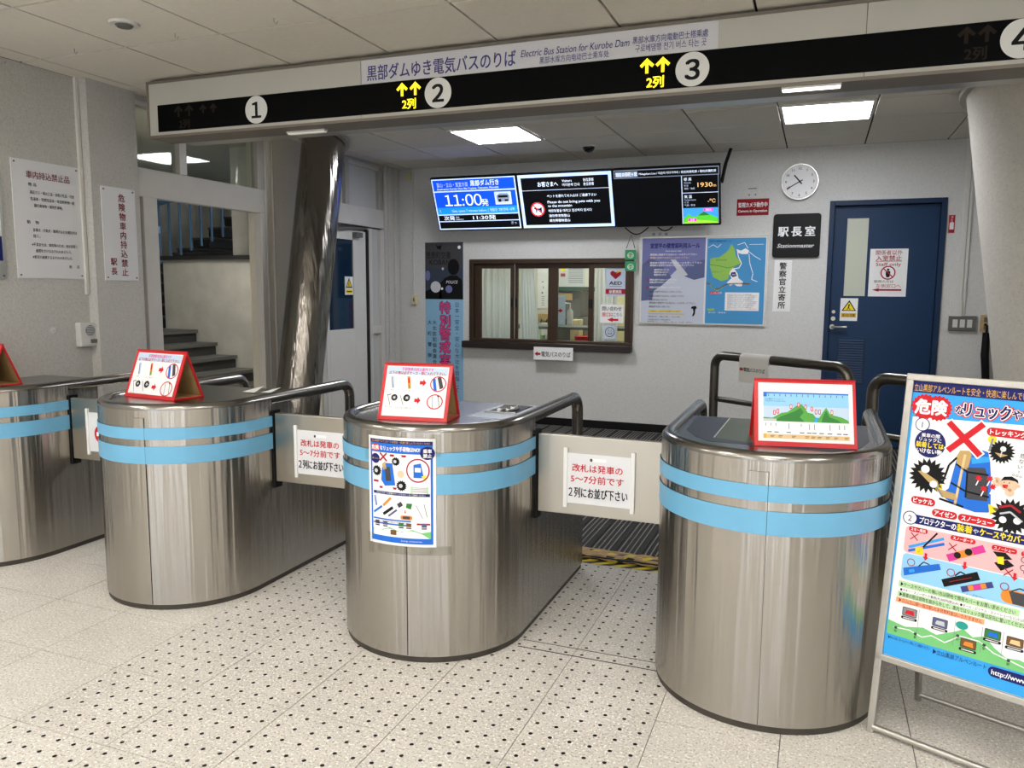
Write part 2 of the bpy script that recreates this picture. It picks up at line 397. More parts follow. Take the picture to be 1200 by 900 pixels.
def wall_panel(name, label, cat, x0, y0, x1, y1, Y=None, thick=0.004, m='paper', group=None, edge=None, bevel=0.0, board='sheet', gap=0.0):
    """a sheet or board fixed flat on the back wall (or a plane in front of it); returns its root and a Print 100 units wide"""
    Y = YW if Y is None else Y
    a = onY((x0 + x1) / 2, y0, Y); b = onY((x0 + x1) / 2, y1, Y); l = onY(x0, (y0 + y1) / 2, Y); r = onY(x1, (y0 + y1) / 2, Y)
    X0, X1, Z0, Z1 = l.x, r.x, b.z, a.z
    root = thing(name, label, cat, ((X0 + X1) / 2, Y, Z0), group)
    mb = MB().box(X0, X1, Y - gap - thick, Y - gap, Z0, Z1, m); mb.build(board, root, bevel)
    if edge:
        w = edge[1]; e = MB(); y = Y - gap - thick
        e.box(X0 - w, X1 + w, y - 0.006, Y - gap, Z1, Z1 + w, edge[0]).box(X0 - w, X1 + w, y - 0.006, Y - gap, Z0 - w, Z0, edge[0])
        e.box(X0 - w, X0, y - 0.006, Y - gap, Z0, Z1, edge[0]).box(X1, X1 + w, y - 0.006, Y - gap, Z0, Z1, edge[0]); e.build('frame', root)
    return root, Print((X0, Y - gap - thick, Z1), (1, 0, 0), (0, 0, 1), (X1 - X0) / 100.0)

# ================================================================== SETTING
# ---- front floor: joints below, tiles proud of them
TX, TY, TP = -2.98, 2.224, 0.4185
YS = 4.17            # front edge of the boarding-side mat
fl = MB().box(XW - 0.1, XR, YF, YS, -0.06, -0.003, 'tile_joint')
fl.box(XW - 0.1, XR, YF, 1.384 - 0.002, -0.003, 0.0, 'terrazzo').box(TX + TP * 11, XR, 1.384, YS, -0.003, 0.0, 'terrazzo')
floor = struct(fl, 'floor')
tile_me = {}
def floor_tile(x0, y0, x1, y1):
    key = (round(x1 - x0, 3), round(y1 - y0, 3))
    g = 0.0016
    if key not in tile_me:
        o = MB().box(-key[0] / 2 + g, key[0] / 2 - g, -key[1] / 2 + g, key[1] / 2 - g, 0, 0.006, 'terrazzo').build('floor_tile'); tile_me[key] = o.data
        bpy.data.objects.remove(o)
    o = bpy.data.objects.new('floor_tile', tile_me[key]); link(o); o.location = ((x0 + x1) / 2, (y0 + y1) / 2, -0.006 + random.uniform(-0.0004, 0.0004)); LOC[o.name] = o.location.copy(); adopt(o, floor)
xs = [XW] + [TX + TP * i for i in range(-3, 12)]
ys = [TY + 0.42 * j for j in range(-2, 5)] + [YS]
for a, b in zip(xs, xs[1:]):
    for c, d in zip(ys, ys[1:]): floor_tile(a, c, b, d)
dots = MB()
for i in range(30):
    for j in range(40):
        x = TX + TP * (1 + (i + 0.5) / 6.0); y = TY - 0.84 + 0.42 * ((j + 0.5) / 6.0)
        if y > YS - 0.02: continue
        n = 8
        dots.add([(x + 0.0078 * math.cos(2 * math.pi * k / n), y + 0.0078 * math.sin(2 * math.pi * k / n), 0.0011) for k in range(n)], [tuple(range(n))], 'black')
dots.build('anti_slip_dot', floor, kind='stuff', label='small black anti-slip dots set in rows in the floor tiles')
MB().box(-1.13, -0.5, 3.006, 3.011, 0.0, 0.0012, 'slot_dark').build('joint_strip', floor)
MB().box(-1.13, -0.5, 3.075, 3.079, 0.0, 0.0012, 'slot_dark').build('joint_strip', floor)

# ---- boarding-side floor: ribbed entrance matting
fb = MB().box(-4.72, XR, YS, YW + 0.1, -0.06, ZB - 0.006, 'mat_base'); floor_b = struct(fb, 'floor')
rib = MB(); i = 0; x = -4.5
while x < 2.2:
    if i % 5 != 4: rib.box(x, x + 0.0055, YS + 0.07, YW - 0.02, ZB - 0.006, ZB, 'mat_rib')
    else: rib.box(x - 0.008, x + 0.014, YS + 0.07, YW - 0.02, ZB - 0.006, ZB - 0.001, 'mat_base')
    i += 1; x += 0.0304
rib.build('mat_rib', floor_b, kind='stuff', label='fine ribs of the entrance matting')
# worn hazard tape along the edge of the mat
ht = thing('hazard_tape', 'worn yellow and black hazard tape along the edge of the ribbed mat', 'tape', (-1.5, YS, 0))
a = MB(); N_ = 120; X0, X1 = -4.5, 1.6
V = []; Fc = []
for i in range(N_ + 1):
    x = X0 + (X1 - X0) * i / N_
    V += [(x, YS - 0.055 + random.uniform(-.003, .003), 0.002), (x, YS - 0.012 + random.uniform(-.003, .003), 0.004 + random.uniform(0, .002)), (x, YS + 0.012, 0.012 + random.uniform(0, .004))]
for i in range(N_): Fc += [(3 * i, 3 * i + 3, 3 * i + 4, 3 * i + 1), (3 * i + 1, 3 * i + 4, 3 * i + 5, 3 * i + 2)]
a.add(V, Fc, 'hazard'); a.build('striped_tape', ht)
a = MB(); V = []; Fc = []; R_ = 6
for i in range(N_ + 1):
    x = X0 + (X1 - X0) * i / N_
    for j in range(R_ + 1):
        V.append((x + random.uniform(-.01, .01), YS - 0.008 + 0.105 * j / R_ + random.uniform(-.006, .006), (0.012 + 0.022 * min(1, j / 2.5)) + random.uniform(-.003, .007)))
for i in range(N_):
    for j in range(R_): q = i * (R_ + 1) + j; Fc.append((q, q + R_ + 1, q + R_ + 2, q + 1))
a.add(V, Fc, 'tape_tan')
for i, m_ in enumerate(a.m):
    if random.random() < 0.3: a.m[i] = a.mi('hazard')
a.build('peeling_tape', ht, label='crumpled tan backing of the peeling tape')

# ---- ceiling
CX, CY, CPX, CPY = -0.355, 3.572, 0.6807, 0.684
ce = MB().box(XW - 0.1, XR, 2.2, YW + 0.1, ZC + 0.014, ZC + 0.08, 'ceiling_joint').box(XW - 0.1, XR, YF, CY - 2 * CPY, ZC, ZC + 0.08, 'ceiling_board')
ce.box(CX + CPX * 4, XR, CY - 2 * CPY, YW + 0.1, ZC, ZC + 0.08, 'ceiling_board')
ceiling = struct(ce, 'ceiling')
LIGHT_TILES = {(-4, 4), (0, 4)}
ct_me = {}
for i in range(-7, 4):
    for j in range(-2, 7):
        x0, x1 = CX + CPX * i, CX + CPX * (i + 1); y0, y1 = CY + CPY * j, CY + CPY * (j + 1)
        x0 = max(x0, XW); y1 = min(y1, YW)
        if (i, j) in LIGHT_TILES: continue
        key = (round(x1 - x0, 3), round(y1 - y0, 3)); g = 0.0075
        if key not in ct_me:
            o = MB().box(-key[0] / 2 + g, key[0] / 2 - g, -key[1] / 2 + g, key[1] / 2 - g, 0, 0.016, 'ceiling_board').build('ceiling_tile'); ct_me[key] = o.data; bpy.data.objects.remove(o)
        o = bpy.data.objects.new('ceiling_tile', ct_me[key]); link(o); o.location = ((x0 + x1) / 2, (y0 + y1) / 2, ZC + random.uniform(-.0008, .0008)); LOC[o.name] = o.location.copy(); adopt(o, ceiling)
def ceiling_light(i, j, m, label, group):
    x0, x1 = CX + CPX * i, CX + CPX * (i + 1); y0, y1 = CY + CPY * j, CY + CPY * (j + 1); cx, cy = (x0 + x1) / 2, (y0 + y1) / 2
    t = thing('ceiling_light', label, 'light', (cx, cy, ZC - 0.01), group); h = 0.33; w = 0.022
    f = MB()
    f.box(cx - h, cx + h, cy - h, cy - h + w, ZC - 0.01, ZC + 0.006, 'white_paint').box(cx - h, cx + h, cy + h - w, cy + h, ZC - 0.01, ZC + 0.006, 'white_paint')
    f.box(cx - h, cx - h + w, cy - h + w, cy + h - w, ZC - 0.01, ZC + 0.006, 'white_paint').box(cx + h - w, cx + h, cy - h + w, cy + h - w, ZC - 0.01, ZC + 0.006, 'white_paint')
    f.build('lamp_frame', t)
    MB().box(cx - h + w, cx + h - w, cy - h + w, cy + h - w, ZC - 0.006, ZC + 0.003, m).build('diffuser', t)
ceiling_light(-4, 4, 'lamp_back', 'lit square ceiling panel above the blue departure screen', 'boarding side ceiling lights')
ceiling_light(0, 4, 'lamp_back', 'lit square ceiling panel above the blue door and wall clock', 'boarding side ceiling lights')
for i in (-6, -3, 0, 3):
    for j in (-4, -7, -10):
        ceiling_light(i, j, 'lamp_front', 'lit ceiling panel of the front hall, %s row back, %s from the side wall' % ({-4: 'first', -7: 'second', -10: 'third'}[j], {-6: 'first', -3: 'second', 0: 'third', 3: 'last'}[i]), 'front hall ceiling lights')

# ---- left wall
wl = MB()
wl.box(XW - 0.15, XW, YF, 4.36, 0, ZC, 'plaster_left')
wl.box(XW - 0.12, -4.54, 3.965, 4.36, 0, ZC, 'plaster_left')
wl.box(XW - 0.15, -4.60, 5.79, 6.60, 0, ZC, 'plaster_cream')
wl.box(XW - 0.15, -4.60, 7.82, YW + 0.15, 0, ZC, 'plaster_left')
wl.box(XW - 0.15, -4.60, 4.36, 5.79, 2.835, ZC, 'plaster_left').box(XW - 0.15, -4.60, 6.60, 7.82, 2.835, ZC, 'plaster_left')
wall_left = struct(wl, 'wall_left')
pl = MB()
for k in range(5): pl.box(-4.60, -4.565 + 0.008 * (k % 2), 7.83 + 0.066 * k, 7.83 + 0.066 * k + 0.056, ZB, ZC, 'plaster_left')
struct(pl, 'trim_1', wall_left, 0.01)
pl = MB().box(-4.60, -4.575, 5.79, 5.82, 0, ZC, 'frame_paint').box(-4.60, -4.58, 5.90, 5.915, 0, ZC, 'frame_paint'); struct(pl, 'trim_2', wall_left, 0.004)

# glazed screen with the stair opening: posts, transom, upper panes
def screen(name, y0, y1, posts, zt0, zt1, mull, pane_m, depth=0.07):
    o = MB().box(XF - depth, XF, y0, y1, zt0, zt1, 'frame_paint').build(name, None, 0.004, kind='structure')
    for a, b, z0, z1 in posts: MB().box(XF - depth, XF + 0.004, a, b, z0, z1, 'frame_paint').build('window_post', o, 0.004)
    ys_ = sorted(mull)
    for a, b in ys_: MB().box(XF - depth, XF + 0.002, a, b, zt1, 2.835, 'alu_frame').build('mullion', o, 0.003)
    MB().box(XF - depth, XF, y0, y1, 2.80, 2.84, 'frame_paint').build('head_rail', o, 0.003)
    for (a0, a1), (b0, b1) in zip(ys_, ys_[1:]): MB().box(XF - 0.045, XF - 0.039, a1, b0, zt1, 2.80, pane_m).build('pane', o)
    return o
screen('window_2', 4.36, 5.79, [(4.43, 4.56, 0, 2.166), (5.72, 5.79, 0, 2.166), (4.36, 4.40, 0, 2.166)], 2.166, 2.37, [(4.36, 4.40), (4.80, 4.875), (5.70, 5.79)], 'glass')
s3 = screen('window_3', 6.60, 7.82, [(6.60, 6.66, ZB, 2.166), (7.50, 7.56, ZB, 2.166), (7.74, 7.82, ZB, 2.166)], 2.18, 2.38, [(6.60, 6.66), (7.06, 7.13), (7.72, 7.80)], 'glass_milk')
MB().box(XF - 0.05, XF - 0.04, 7.56, 7.74, ZB, 2.17, 'glass_milk').build('pane', s3)
MB().box(XF - 0.055, XF, 7.56, 7.74, 1.02, 1.10, 'frame_paint').build('glazing_bar', s3)
# white swing door with dark glass
d2 = MB().box(XF - 0.045, XF - 0.005, 6.68, 6.74, ZB, 2.12, 'white_paint').box(XF - 0.045, XF - 0.005, 7.20, 7.44, ZB, 2.12, 'white_paint')
d2.box(XF - 0.045, XF - 0.005, 6.74, 7.20, ZB, 1.095, 'white_paint').box(XF - 0.045, XF - 0.005, 6.74, 7.20, 2.02, 2.12, 'white_paint')
door_2 = struct(d2, 'door_2', None, 0.004)
MB().box(XF - 0.03, XF - 0.02, 6.74, 7.20, 1.095, 2.02, 'glass_dark').build('door_glass', door_2)
MB().box(XF - 0.03, XF - 0.001, 7.448, 7.495, ZB, 2.14, 'slot_dark').build('door_gap', door_2)
MB().tube([(XF + 0.02, 6.75, 2.10), (XF + 0.05, 7.1, 2.14), (XF + 0.01, 7.44, 2.15)], 0.012, 'plastic_grey', 8).box(XF - 0.004, XF + 0.05, 7.18, 7.30, 2.05, 2.10, 'plastic_grey').build('door_closer', door_2)
t = thing('warning_sticker', 'small yellow triangle warning sticker on the dark glass of the white door', 'sticker', (XF - 0.018, 7.12, 1.45))
MB().box(XF - 0.019, XF - 0.017, 7.045, 7.195, 1.45, 1.64, 'paper').build('sheet', t)
pr = Print((XF - 0.017, 7.045, 1.64), (0, 1, 0), (0, 0, 1), 0.0015)
pr.poly([(50, 8), (92, 78), (8, 78)], 'black').poly([(50, 24), (80, 70), (20, 70)], 'yellow', 2).line(50, 40, 44, 66, 7, 'black', 3).rect(10, 92, 90, 116, 'yellow').rect(18, 100, 82, 108, 'black', 2); pr.build('print', t)

# ---- stair hall beyond the opening
HX0, HY0, HY1 = -10.2, 3.0, 11.0
sh = MB().box(HX0, XW - 0.15, HY0, HY1, -0.06, ZB, 'terrazzo'); struct(sh, 'floor')
sh = MB().box(HX0 - 0.1, HX0, HY0, HY1, 0, 4.2, 'stair_wall').box(HX0, XW - 0.15, HY0 - 0.1, HY0, 0, 4.2, 'stair_wall').box(HX0, XW - 0.15, HY1, HY1 + 0.1, 0, 4.2, 'stair_wall')
struct(sh, 'wall_stair')
struct(MB().box(HX0, XW - 0.15, HY0, HY1, 3.3, 3.38, 'ceiling_board'), 'ceiling')
hl = thing('ceiling_light', 'unseen square lamp added to light the stair hall beside the pale wall', 'light', (-5.25, 6.9, 3.185))  # added out of sight to brighten the stair wall
MB().box(-5.6, -4.95, 6.55, 7.2, 3.185, 3.22, 'fill_stair').build('diffuser', hl); MB().box(-5.45, -5.1, 6.7, 7.05, 3.22, 3.30, 'white_paint').build('fill_base', hl)
st = thing('stair_flight', 'lower dark stair flight beside the pale stair wall', 'stairs', (-7.2, 7.2, ZB), 'stair flights beyond the opening')
st2 = thing('stair_flight', 'middle stair flight rising behind the end of the pale stair wall', 'stairs', (-8.5, 8.8, ZB), 'stair flights beyond the opening')
st3 = thing('stair_flight', 'upper stair flight behind the blue railing bars', 'stairs', (-8.3, 9.6, 1.8), 'stair flights beyond the opening')
SW = 7.86            # pale stair wall stands here
rise, run = 0.151, 0.302; xs0 = -6.38; z = ZB + rise * 2
zz = 0.535
for k in range(-2, 4):
    xe = xs0 - run * k; zt = zz + rise * k
    if zt < 0.1: continue
    last = -9.3 if k == 3 else xe - run - 0.04
    MB().box(last, xe, 6.6, SW - .035, zt - 0.04, zt, 'stair_edge').box(last, xe - 0.03, 6.6, SW - .035, max(ZB, zt - rise), zt - 0.04, 'stair_dark').build('tread', st)
zl = zz + rise * 3
for k in range(7):      # second flight goes up behind the pale wall
    zt = zl + rise * (k + 1); y = SW + 0.02 + 0.27 * k
    MB().box(-9.3, -7.86, y, y + 0.30, zt - 0.03, zt, 'stair_edge').box(-9.3, -7.86, y + 0.02, y + 0.27, zt - rise, zt - 0.03, 'stair_dark').build('tread', st2)
zl2 = zl + rise * 7
for k in range(5):      # third flight rises to the right
    xe = -9.95 + 0.32 * k; zt = 1.985 + 0.155 * k
    MB().box(xe, xe + 0.36, 9.95, 10.95, zt - 0.03, zt, 'stair_edge').box(xe + 0.02, xe + 0.34, 9.95, 10.95, zt - 0.15, zt - 0.03, 'stair_dark').build('tread', st3)
sw = MB().box(-7.84, -6.20, SW, SW + 0.12, ZB, 1.86, 'stair_wall'); s_w = struct(sw, 'wall_stair')
MB().box(-7.87, -6.42, SW - 0.03, SW + 0.15, 1.86, 1.91, 'stair_dark').build('wall_cap', s_w)
struct(MB().box(-7.15, -4.9, SW + 0.5, SW + 0.6, ZB, 3.3, 'stair_wall').box(-6.42, -4.78, SW - 0.02, SW + 0.14, ZB, 3.3, 'stair_wall'), 'wall_stair')
br = thing('stair_railing', 'light blue metal stair railing with upright bars above the pale stair wall', 'railing', (-8.4, 8.9, 1.9))
for k in range(7):
    x = -8.95 + 0.19 * k; MB().box(x - 0.01, x + 0.01, 8.92, 8.95, 1.86 + 0.06 * k, 2.78, 'rail_blue').build('bar', br)
MB().tube([(-9.2, 8.93, 2.68), (-7.6, 8.93, 2.9)], 0.035, 'rail_blue').build('handrail', br)
nb = thing('stair_handrail', 'thick blue handrail bending down beside the nearer stair flight', 'railing', (-8.0, 7.4, 1.0))
MB().box(-8.35, -7.45, 7.36, 7.46, 2.16, 2.25, 'rail_blue').build('handrail', nb, 0.01)
for k in range(3): MB().box(-7.97 + 0.12 * k, -7.93 + 0.12 * k, 7.38, 7.43, zl, 2.16, 'rail_blue').build('bar', nb)
MB().box(-8.28, -8.02, 7.5, 7.54, zl, 2.14, 'black').build('infill_panel', nb)

# ---- back wall with window and door openings
wa, wb_ = onY(551, 304, YW), onY(742, 405, YW); WX0, WX1, WZ1, WZ0 = wa.x, onY(742.5, 350, YW).x, wa.z, wb_.z
da, db = onY(973, 236, YW), onY(1111, 231, YW); DX0, DX1, DZ1 = da.x, db.x, (da.z + db.z) / 2
bw = MB(); T = 0.15
bw.box(XW - 0.15, WX0, YW, YW + T, 0, ZC, 'plaster_back').box(WX0, WX1, YW, YW + T, 0, WZ0, 'plaster_back').box(WX0, WX1, YW, YW + T, WZ1, ZC, 'plaster_back')
bw.box(WX1, DX0, YW, YW + T, 0, ZC, 'plaster_back').box(DX0, DX1, YW, YW + T, DZ1, ZC, 'plaster_back').box(DX1, XR, YW, YW + T, 0, ZC, 'plaster_back')
wall_back = struct(bw, 'wall_back')
bb = MB().box(-4.56, DX0 - 0.01, YW - 0.012, YW, ZB, ZB + 0.085, 'black').box(DX1 + 0.01, XR, YW - 0.012, YW, ZB, ZB + 0.085, 'black'); struct(bb, 'baseboard_back')
struct(MB().box(DX0 - .1, DX1 + .1, YW + T, YW + T + .02, 0, DZ1 + .1, 'black').box(-4.9, -4.72, 6.5, 7.9, 0, ZC, 'stair_wall'), 'door_light_block')  # unseen black backing added to stop stray light; second box backs the white door
# hidden sides of the room
struct(MB().box(XR, XR + 0.1, YF, YW + 0.15, 0, ZC, 'plaster_left'), 'wall_right')
wf = MB(); ox = [XW - .1, -4.1, -1.9, -.7, .5, 1.7, 3.9, XR]      # open gaps added behind the viewer for bright streaks on the steel
for k in range(0, 7, 2): wf.box(ox[k], ox[k + 1], YF - .1, YF, 0, ZC, 'plaster_left')
wf.box(XW - .1, XR, YF - .1, YF, 2.35, ZC, 'plaster_left')
struct(wf, 'wall_front')

# ---- blue door
dm = MB(); fw = 0.045
dm.box(DX0, DX0 + fw, YW - 0.02, YW + 0.11, ZB, DZ1, 'door_blue_frame').box(DX1 - fw, DX1, YW - 0.02, YW + 0.11, ZB, DZ1, 'door_blue_frame').box(DX0 + fw, DX1 - fw, YW - 0.02, YW + 0.11, DZ1 - fw, DZ1, 'door_blue_frame')
door_1 = struct(dm, 'door_1', None, 0.003)
LY = YW + 0.045
ga, gb = onY(993, 256, LY), onY(1018, 347, LY); GX0, GX1, GZ1, GZ0 = onY(991, 300, LY).x, onY(1016, 300, LY).x, ga.z, gb.z
la, lb = onY(983, 397, LY), onY(1010, 440, LY); LX0, LX1, LZ1, LZ0 = la.x, lb.x, la.z, la.z - 0.42
lf = MB(); x0, x1, z0, z1 = DX0 + fw + 0.004, DX1 - fw - 0.004, ZB + 0.01, DZ1 - fw - 0.004
for a, b, c, d in ((x0, GX0, z0, z1), (GX1, x1, z0, z1), (GX0, GX1, GZ1, z1), (GX0, GX1, z0, GZ0)): lf.box(a, b, LY, LY + 0.04, c, d, 'door_blue')
lf.build('door_leaf', door_1)
MB().box(GX0, GX1, LY + 0.008, LY + 0.016, GZ0, GZ1, 'glass_frost').build('door_glass', door_1, label='tall narrow frosted pane')
lv = MB().box(LX0 - 0.012, LX1 + 0.012, LY - 0.004, LY, LZ0 - 0.012, LZ1 + 0.012, 'door_blue_frame').build('louver', door_1)
for k in range(18):
    zc_ = LZ0 + (LZ1 - LZ0) * (k + 0.5) / 18
    MB().add([(LX0, LY - 0.004, zc_ + 0.008), (LX1, LY - 0.004, zc_ + 0.008), (LX1, LY - 0.014, zc_ - 0.006), (LX0, LY - 0.014, zc_ - 0.006)], [(0, 1, 2, 3)], 'door_blue').build('slat', lv)
hp = onY(975, 383, LY)
hd = MB().tube([(hp.x, LY, hp.z), (hp.x, LY - 0.05, hp.z), (hp.x + 0.13, LY - 0.055, hp.z + 0.002)], 0.011, 'aluminium', 10).disc((hp.x, LY, hp.z), 0.024, (0, -1, 0), 'aluminium', depth=0.012).build('door_handle', door_1)
MB().disc((hp.x + 0.005, LY, hp.z + 0.08), 0.02, (0, -1, 0), 'aluminium', depth=0.014).disc((hp.x + 0.006, LY, hp.z + 0.145), 0.016, (0, -1, 0), 'aluminium', depth=0.01).build('door_lock', door_1)

# ---- ticket window
win = MB(); fd = 0.05
win.box(WX0, WX1, YW - 0.03, YW + 0.1, WZ1 - fd, WZ1, 'bronze').box(WX0, WX1, YW - 0.03, YW + 0.1, WZ0, WZ0 + 0.03, 'bronze').box(WX0, WX0 + fd, YW - 0.03, YW + 0.1, WZ0 + 0.03, WZ1 - fd, 'bronze').box(WX1 - 0.035, WX1, YW - 0.03, YW + 0.1, WZ0 + 0.03, WZ1 - fd, 'bronze')
window_1 = struct(win, 'window_1', None, 0.004)
sl = onY(545, 406, YW); sr = onY(741, 417, YW)
MB().box(sl.x, sr.x + 0.0, YW - 0.10, YW, WZ0 - 0.075, WZ0, 'sill_dark').build('window_sill', window_1, 0.006)
sx = [onY(p, 350, YW).x for p in (556, 601.5, 645, 691, 739)]
gl = [(onY(a, 355, YW).x, onY(b, 355, YW).x) for a, b in ((563.5, 597.5), (605, 640.5), (652, 688), (695, 732))]
for k in range(4):
    y = YW + (0.01 if k in (0, 3) else 0.045); a, b = sx[k], sx[k + 1]; g0, g1 = gl[k]; zt, zb = onY(650, 314.5, YW).z, onY(650, 399.5, YW).z
    s_ = MB(); fr = 'bronze'
    s_.box(a, g0, y, y + 0.03, WZ0 + 0.03, WZ1 - fd, fr).box(g1, b, y, y + 0.03, WZ0 + 0.03, WZ1 - fd, fr).box(g0, g1, y, y + 0.03, zt, WZ1 - fd, fr).box(g0, g1, y, y + 0.03, WZ0 + 0.03, zb, fr)
    s_ = s_.build('sash', window_1, 0.003)
    MB().box(g0, g1, y + 0.012, y + 0.016, zb, zt, 'glass').build('pane', s_)
    hx = (a + g0) / 2 if k in (1, 3) else (g1 + b) / 2
    MB().box(hx - 0.012, hx + 0.012, y - 0.008, y, 1.32, 1.42, 'black').build('sash_pull', s_, 0.003)

# ---- columns (they lean: the feet stand nearer than the heads)
lc = thing('mirror_column', 'leaning round column wrapped in shiny mirror steel beside the white door', 'column', (-4.28, 5.67, ZB))
def lean(p0, p1, r, m, n=48, rows=24, wob=0.0):
    mb = MB(); p0, p1 = Vector(p0), Vector(p1); pth = [p0.lerp(p1, k / rows) for k in range(rows + 1)]
    return mb.tube(pth, [r * (1 + wob * math.sin(k * 1.7)) for k in range(rows + 1)], m, n)
lean((-4.272, 5.665, ZB), (-4.272, 6.255, ZC), 0.195, 'mirror_wrap', wob=0.004).build('shaft', lc)
MB().tube([(-4.272, 6.24, ZC - 0.03), (-4.272, 6.25, ZC)], 0.235, 'alu_frame', 40).build('ceiling_ring', lc)
rc = thing('plaster_column', 'leaning round pale plaster column beside the light switches', 'column', (1.5, 5.5, ZB))
lean((1.505, 5.49, ZB), (1.185, 6.19, ZC), 0.335, 'plaster_column').build('shaft', rc)
MB().tube([(1.188, 6.183, ZC - 0.03), (1.185, 6.19, ZC)], 0.375, 'alu_frame', 40).build('ceiling_ring', rc)

# ================================================================== TICKET GATES
GR, GCY, GY1, GY2, GPITCH = 0.415, 3.115, 3.245, 4.04, 1.42
RIM = 0.955
def upath(cx, r, yend, xmin=None, n=44):
    pts = [(cx - r, yend), (cx - r, (yend + GCY) / 2)]
    for k in range(n + 1):
        a = math.pi + math.pi * k / n; pts.append((cx + r * math.cos(a), GCY + r * math.sin(a)))
    pts += [(cx + r, (yend + GCY) / 2), (cx + r, yend)]
    if xmin is not None:
        pts = [p for p in pts if p[0] >= xmin - 1e-6]
        pts.insert(0, (xmin, GCY - math.sqrt(max(0, r * r - (xmin - cx) ** 2))))
    return pts
def strip(mb, pts, z0, z1, m, smooth=True):
    n = len(pts); V = [(p[0], p[1], z0) for p in pts] + [(p[0], p[1], z1) for p in pts]
    mb.add(V, [(i, i + 1, n + i + 1, n + i) for i in range(n - 1)], m, smooth)
def arc_strip(cx, a0, a1, d, z0, z1, m, n=8):
    mb = MB(); pts = [(cx + (GR + d) * math.sin(math.radians(a0 + (a1 - a0) * k / n)), GCY - (GR + d) * math.cos(math.radians(a0 + (a1 - a0) * k / n))) for k in range(n + 1)]
    strip(mb, pts, z0, z1, m); strip(mb, [pts[0], (pts[0][0], pts[0][1] + 0.01)], z0, z1, m, False); strip(mb, [pts[-1], (pts[-1][0], pts[-1][1] + 0.01)], z0, z1, m, False)
    return mb
def gate(cx, label, seam, xmin=None, flap=True):
    g = thing('ticket_gate', label, 'ticket gate', (cx if xmin is None else (xmin + cx + GR) / 2, 3.2, 0), 'row of ticket gates')
    xl = cx - GR if xmin is None else xmin
    b = MB(); z0 = 0.026
    strip(b, upath(cx, GR, GY1, xmin), z0, RIM, 'brushed_steel')
    for x in ((cx - GR, cx + GR) if xmin is None else (xmin, cx + GR)): strip(b, [(x, GY1), (x, GY2)], z0, 0.53, 'brushed_steel', False)
    if xmin is not None: strip(b, [(xmin, upath(cx, GR, GY1, xmin)[0][1]), (xmin, GY1)], z0, RIM, 'brushed_steel', False)
    strip(b, [(xl, GY2), (cx + GR, GY2)], z0, 0.53, 'brushed_steel', False); strip(b, [(xl, GY1), (cx + GR, GY1)], 0.53, RIM, 'brushed_steel', False)
    b.add([(xl, GY1, 0.53), (cx + GR, GY1, 0.53), (cx + GR, GY2, 0.53), (xl, GY2, 0.53)], [(0, 1, 2, 3)], 'steel_top')
    b.box(xl + 0.1, cx + GR - 0.1, GY1, 3.53, 0.53, RIM, 'brushed_steel'); b.build('body', g)
    p = MB(); pp = upath(cx, GR - 0.005, GY2 - 0.005, xmin); strip(p, pp, 0.0, 0.027, 'plinth'); strip(p, [pp[-1], pp[0]], 0, 0.027, 'plinth', False); p.build('plinth', g)
    for za, zb in ((0.705, 0.787), (0.819, 0.874)):
        s_ = MB(); strip(s_, upath(cx, GR + 0.0036, GY1, xmin), za, zb, 'stripe_blue'); s_.build('blue_stripe', g, label='light blue stripe around the front')
    arc_strip(cx, seam[0], seam[1], 0.0025, 0.028, RIM - 0.035, 'brushed_steel').build('seam_cover', g)
    sl_ = MB()
    for sa in seam[1:]: sl_.box(*[v for q in ((cx + (GR + 0.0028) * math.sin(math.radians(sa)) - 0.0008, cx + (GR + 0.0028) * math.sin(math.radians(sa)) + 0.0008), (GCY - (GR + 0.003) * math.cos(math.radians(sa)) - 0.0006, GCY - (GR + 0.003) * math.cos(math.radians(sa)) + 0.004), (0.03, 0.92)) for v in q], 'slot_dark')
    sl_.build('seam_line', g)
    # rim tube that runs on as a handrail and bends down
    ro = GR - 0.03; path = []
    def post(x, flip):
        q = [(x, GY2 - 0.035, 0.53), (x, GY2 - 0.035, RIM - 0.08)]
        for k in range(1, 6):
            a = math.pi / 2 * k / 5; q.append((x, GY2 - 0.035 - 0.08 + 0.08 * math.cos(a), RIM - 0.08 + 0.08 * math.sin(a)))
        return q if not flip else q[::-1]
    arc = [(q[0], q[1], RIM) for q in upath(cx, ro, 3.5, xmin)]
    path = (post(cx - ro, False) if xmin is None else []) + arc + post(cx + ro, True)
    MB().tube(path, 0.03, 'steel_tube', 14).build('handrail', g)
    top = upath(cx, GR - 0.045, 3.53, xmin if xmin is None else xmin + 0.0)
    if xmin is not None: top = [(xmin, 3.53)] + top
    MB().prism(top, RIM - 0.03, RIM + 0.01, 'steel_top').build('counter_top', g)
    if flap:
        MB().box(cx + GR - 0.006, cx + GR + 0.012, GY1 - 0.004, GY1 + 0.05, 0.50, 0.90, 'black').build('gap_shade_strip', g)  # black strip puts the shaded gap between body and flap into colour
        MB().box(cx + GR + 0.014, cx + GPITCH - GR - 0.008, GY1, GY1 + 0.03, 0.534, 0.887, 'panel_steel').build('flap_panel', g, 0.003)
    return g
GX = [-4.40, -2.98, -1.56, -0.14]
gate(GX[0], 'stainless ticket gate against the wall with the fire-notice board', (14, 22), xmin=-4.53)
gate(GX[1], 'second stainless ticket gate, in front of the stair opening', (8.5, 15.8))
gate(GX[2], 'stainless ticket gate with the safety poster taped on its round front', (-0.5, 8.6))
gate(GX[3], 'nearest stainless ticket gate, beside the standing poster frame', (-7.3, 1.8), flap=False)
TOP = RIM + 0.011

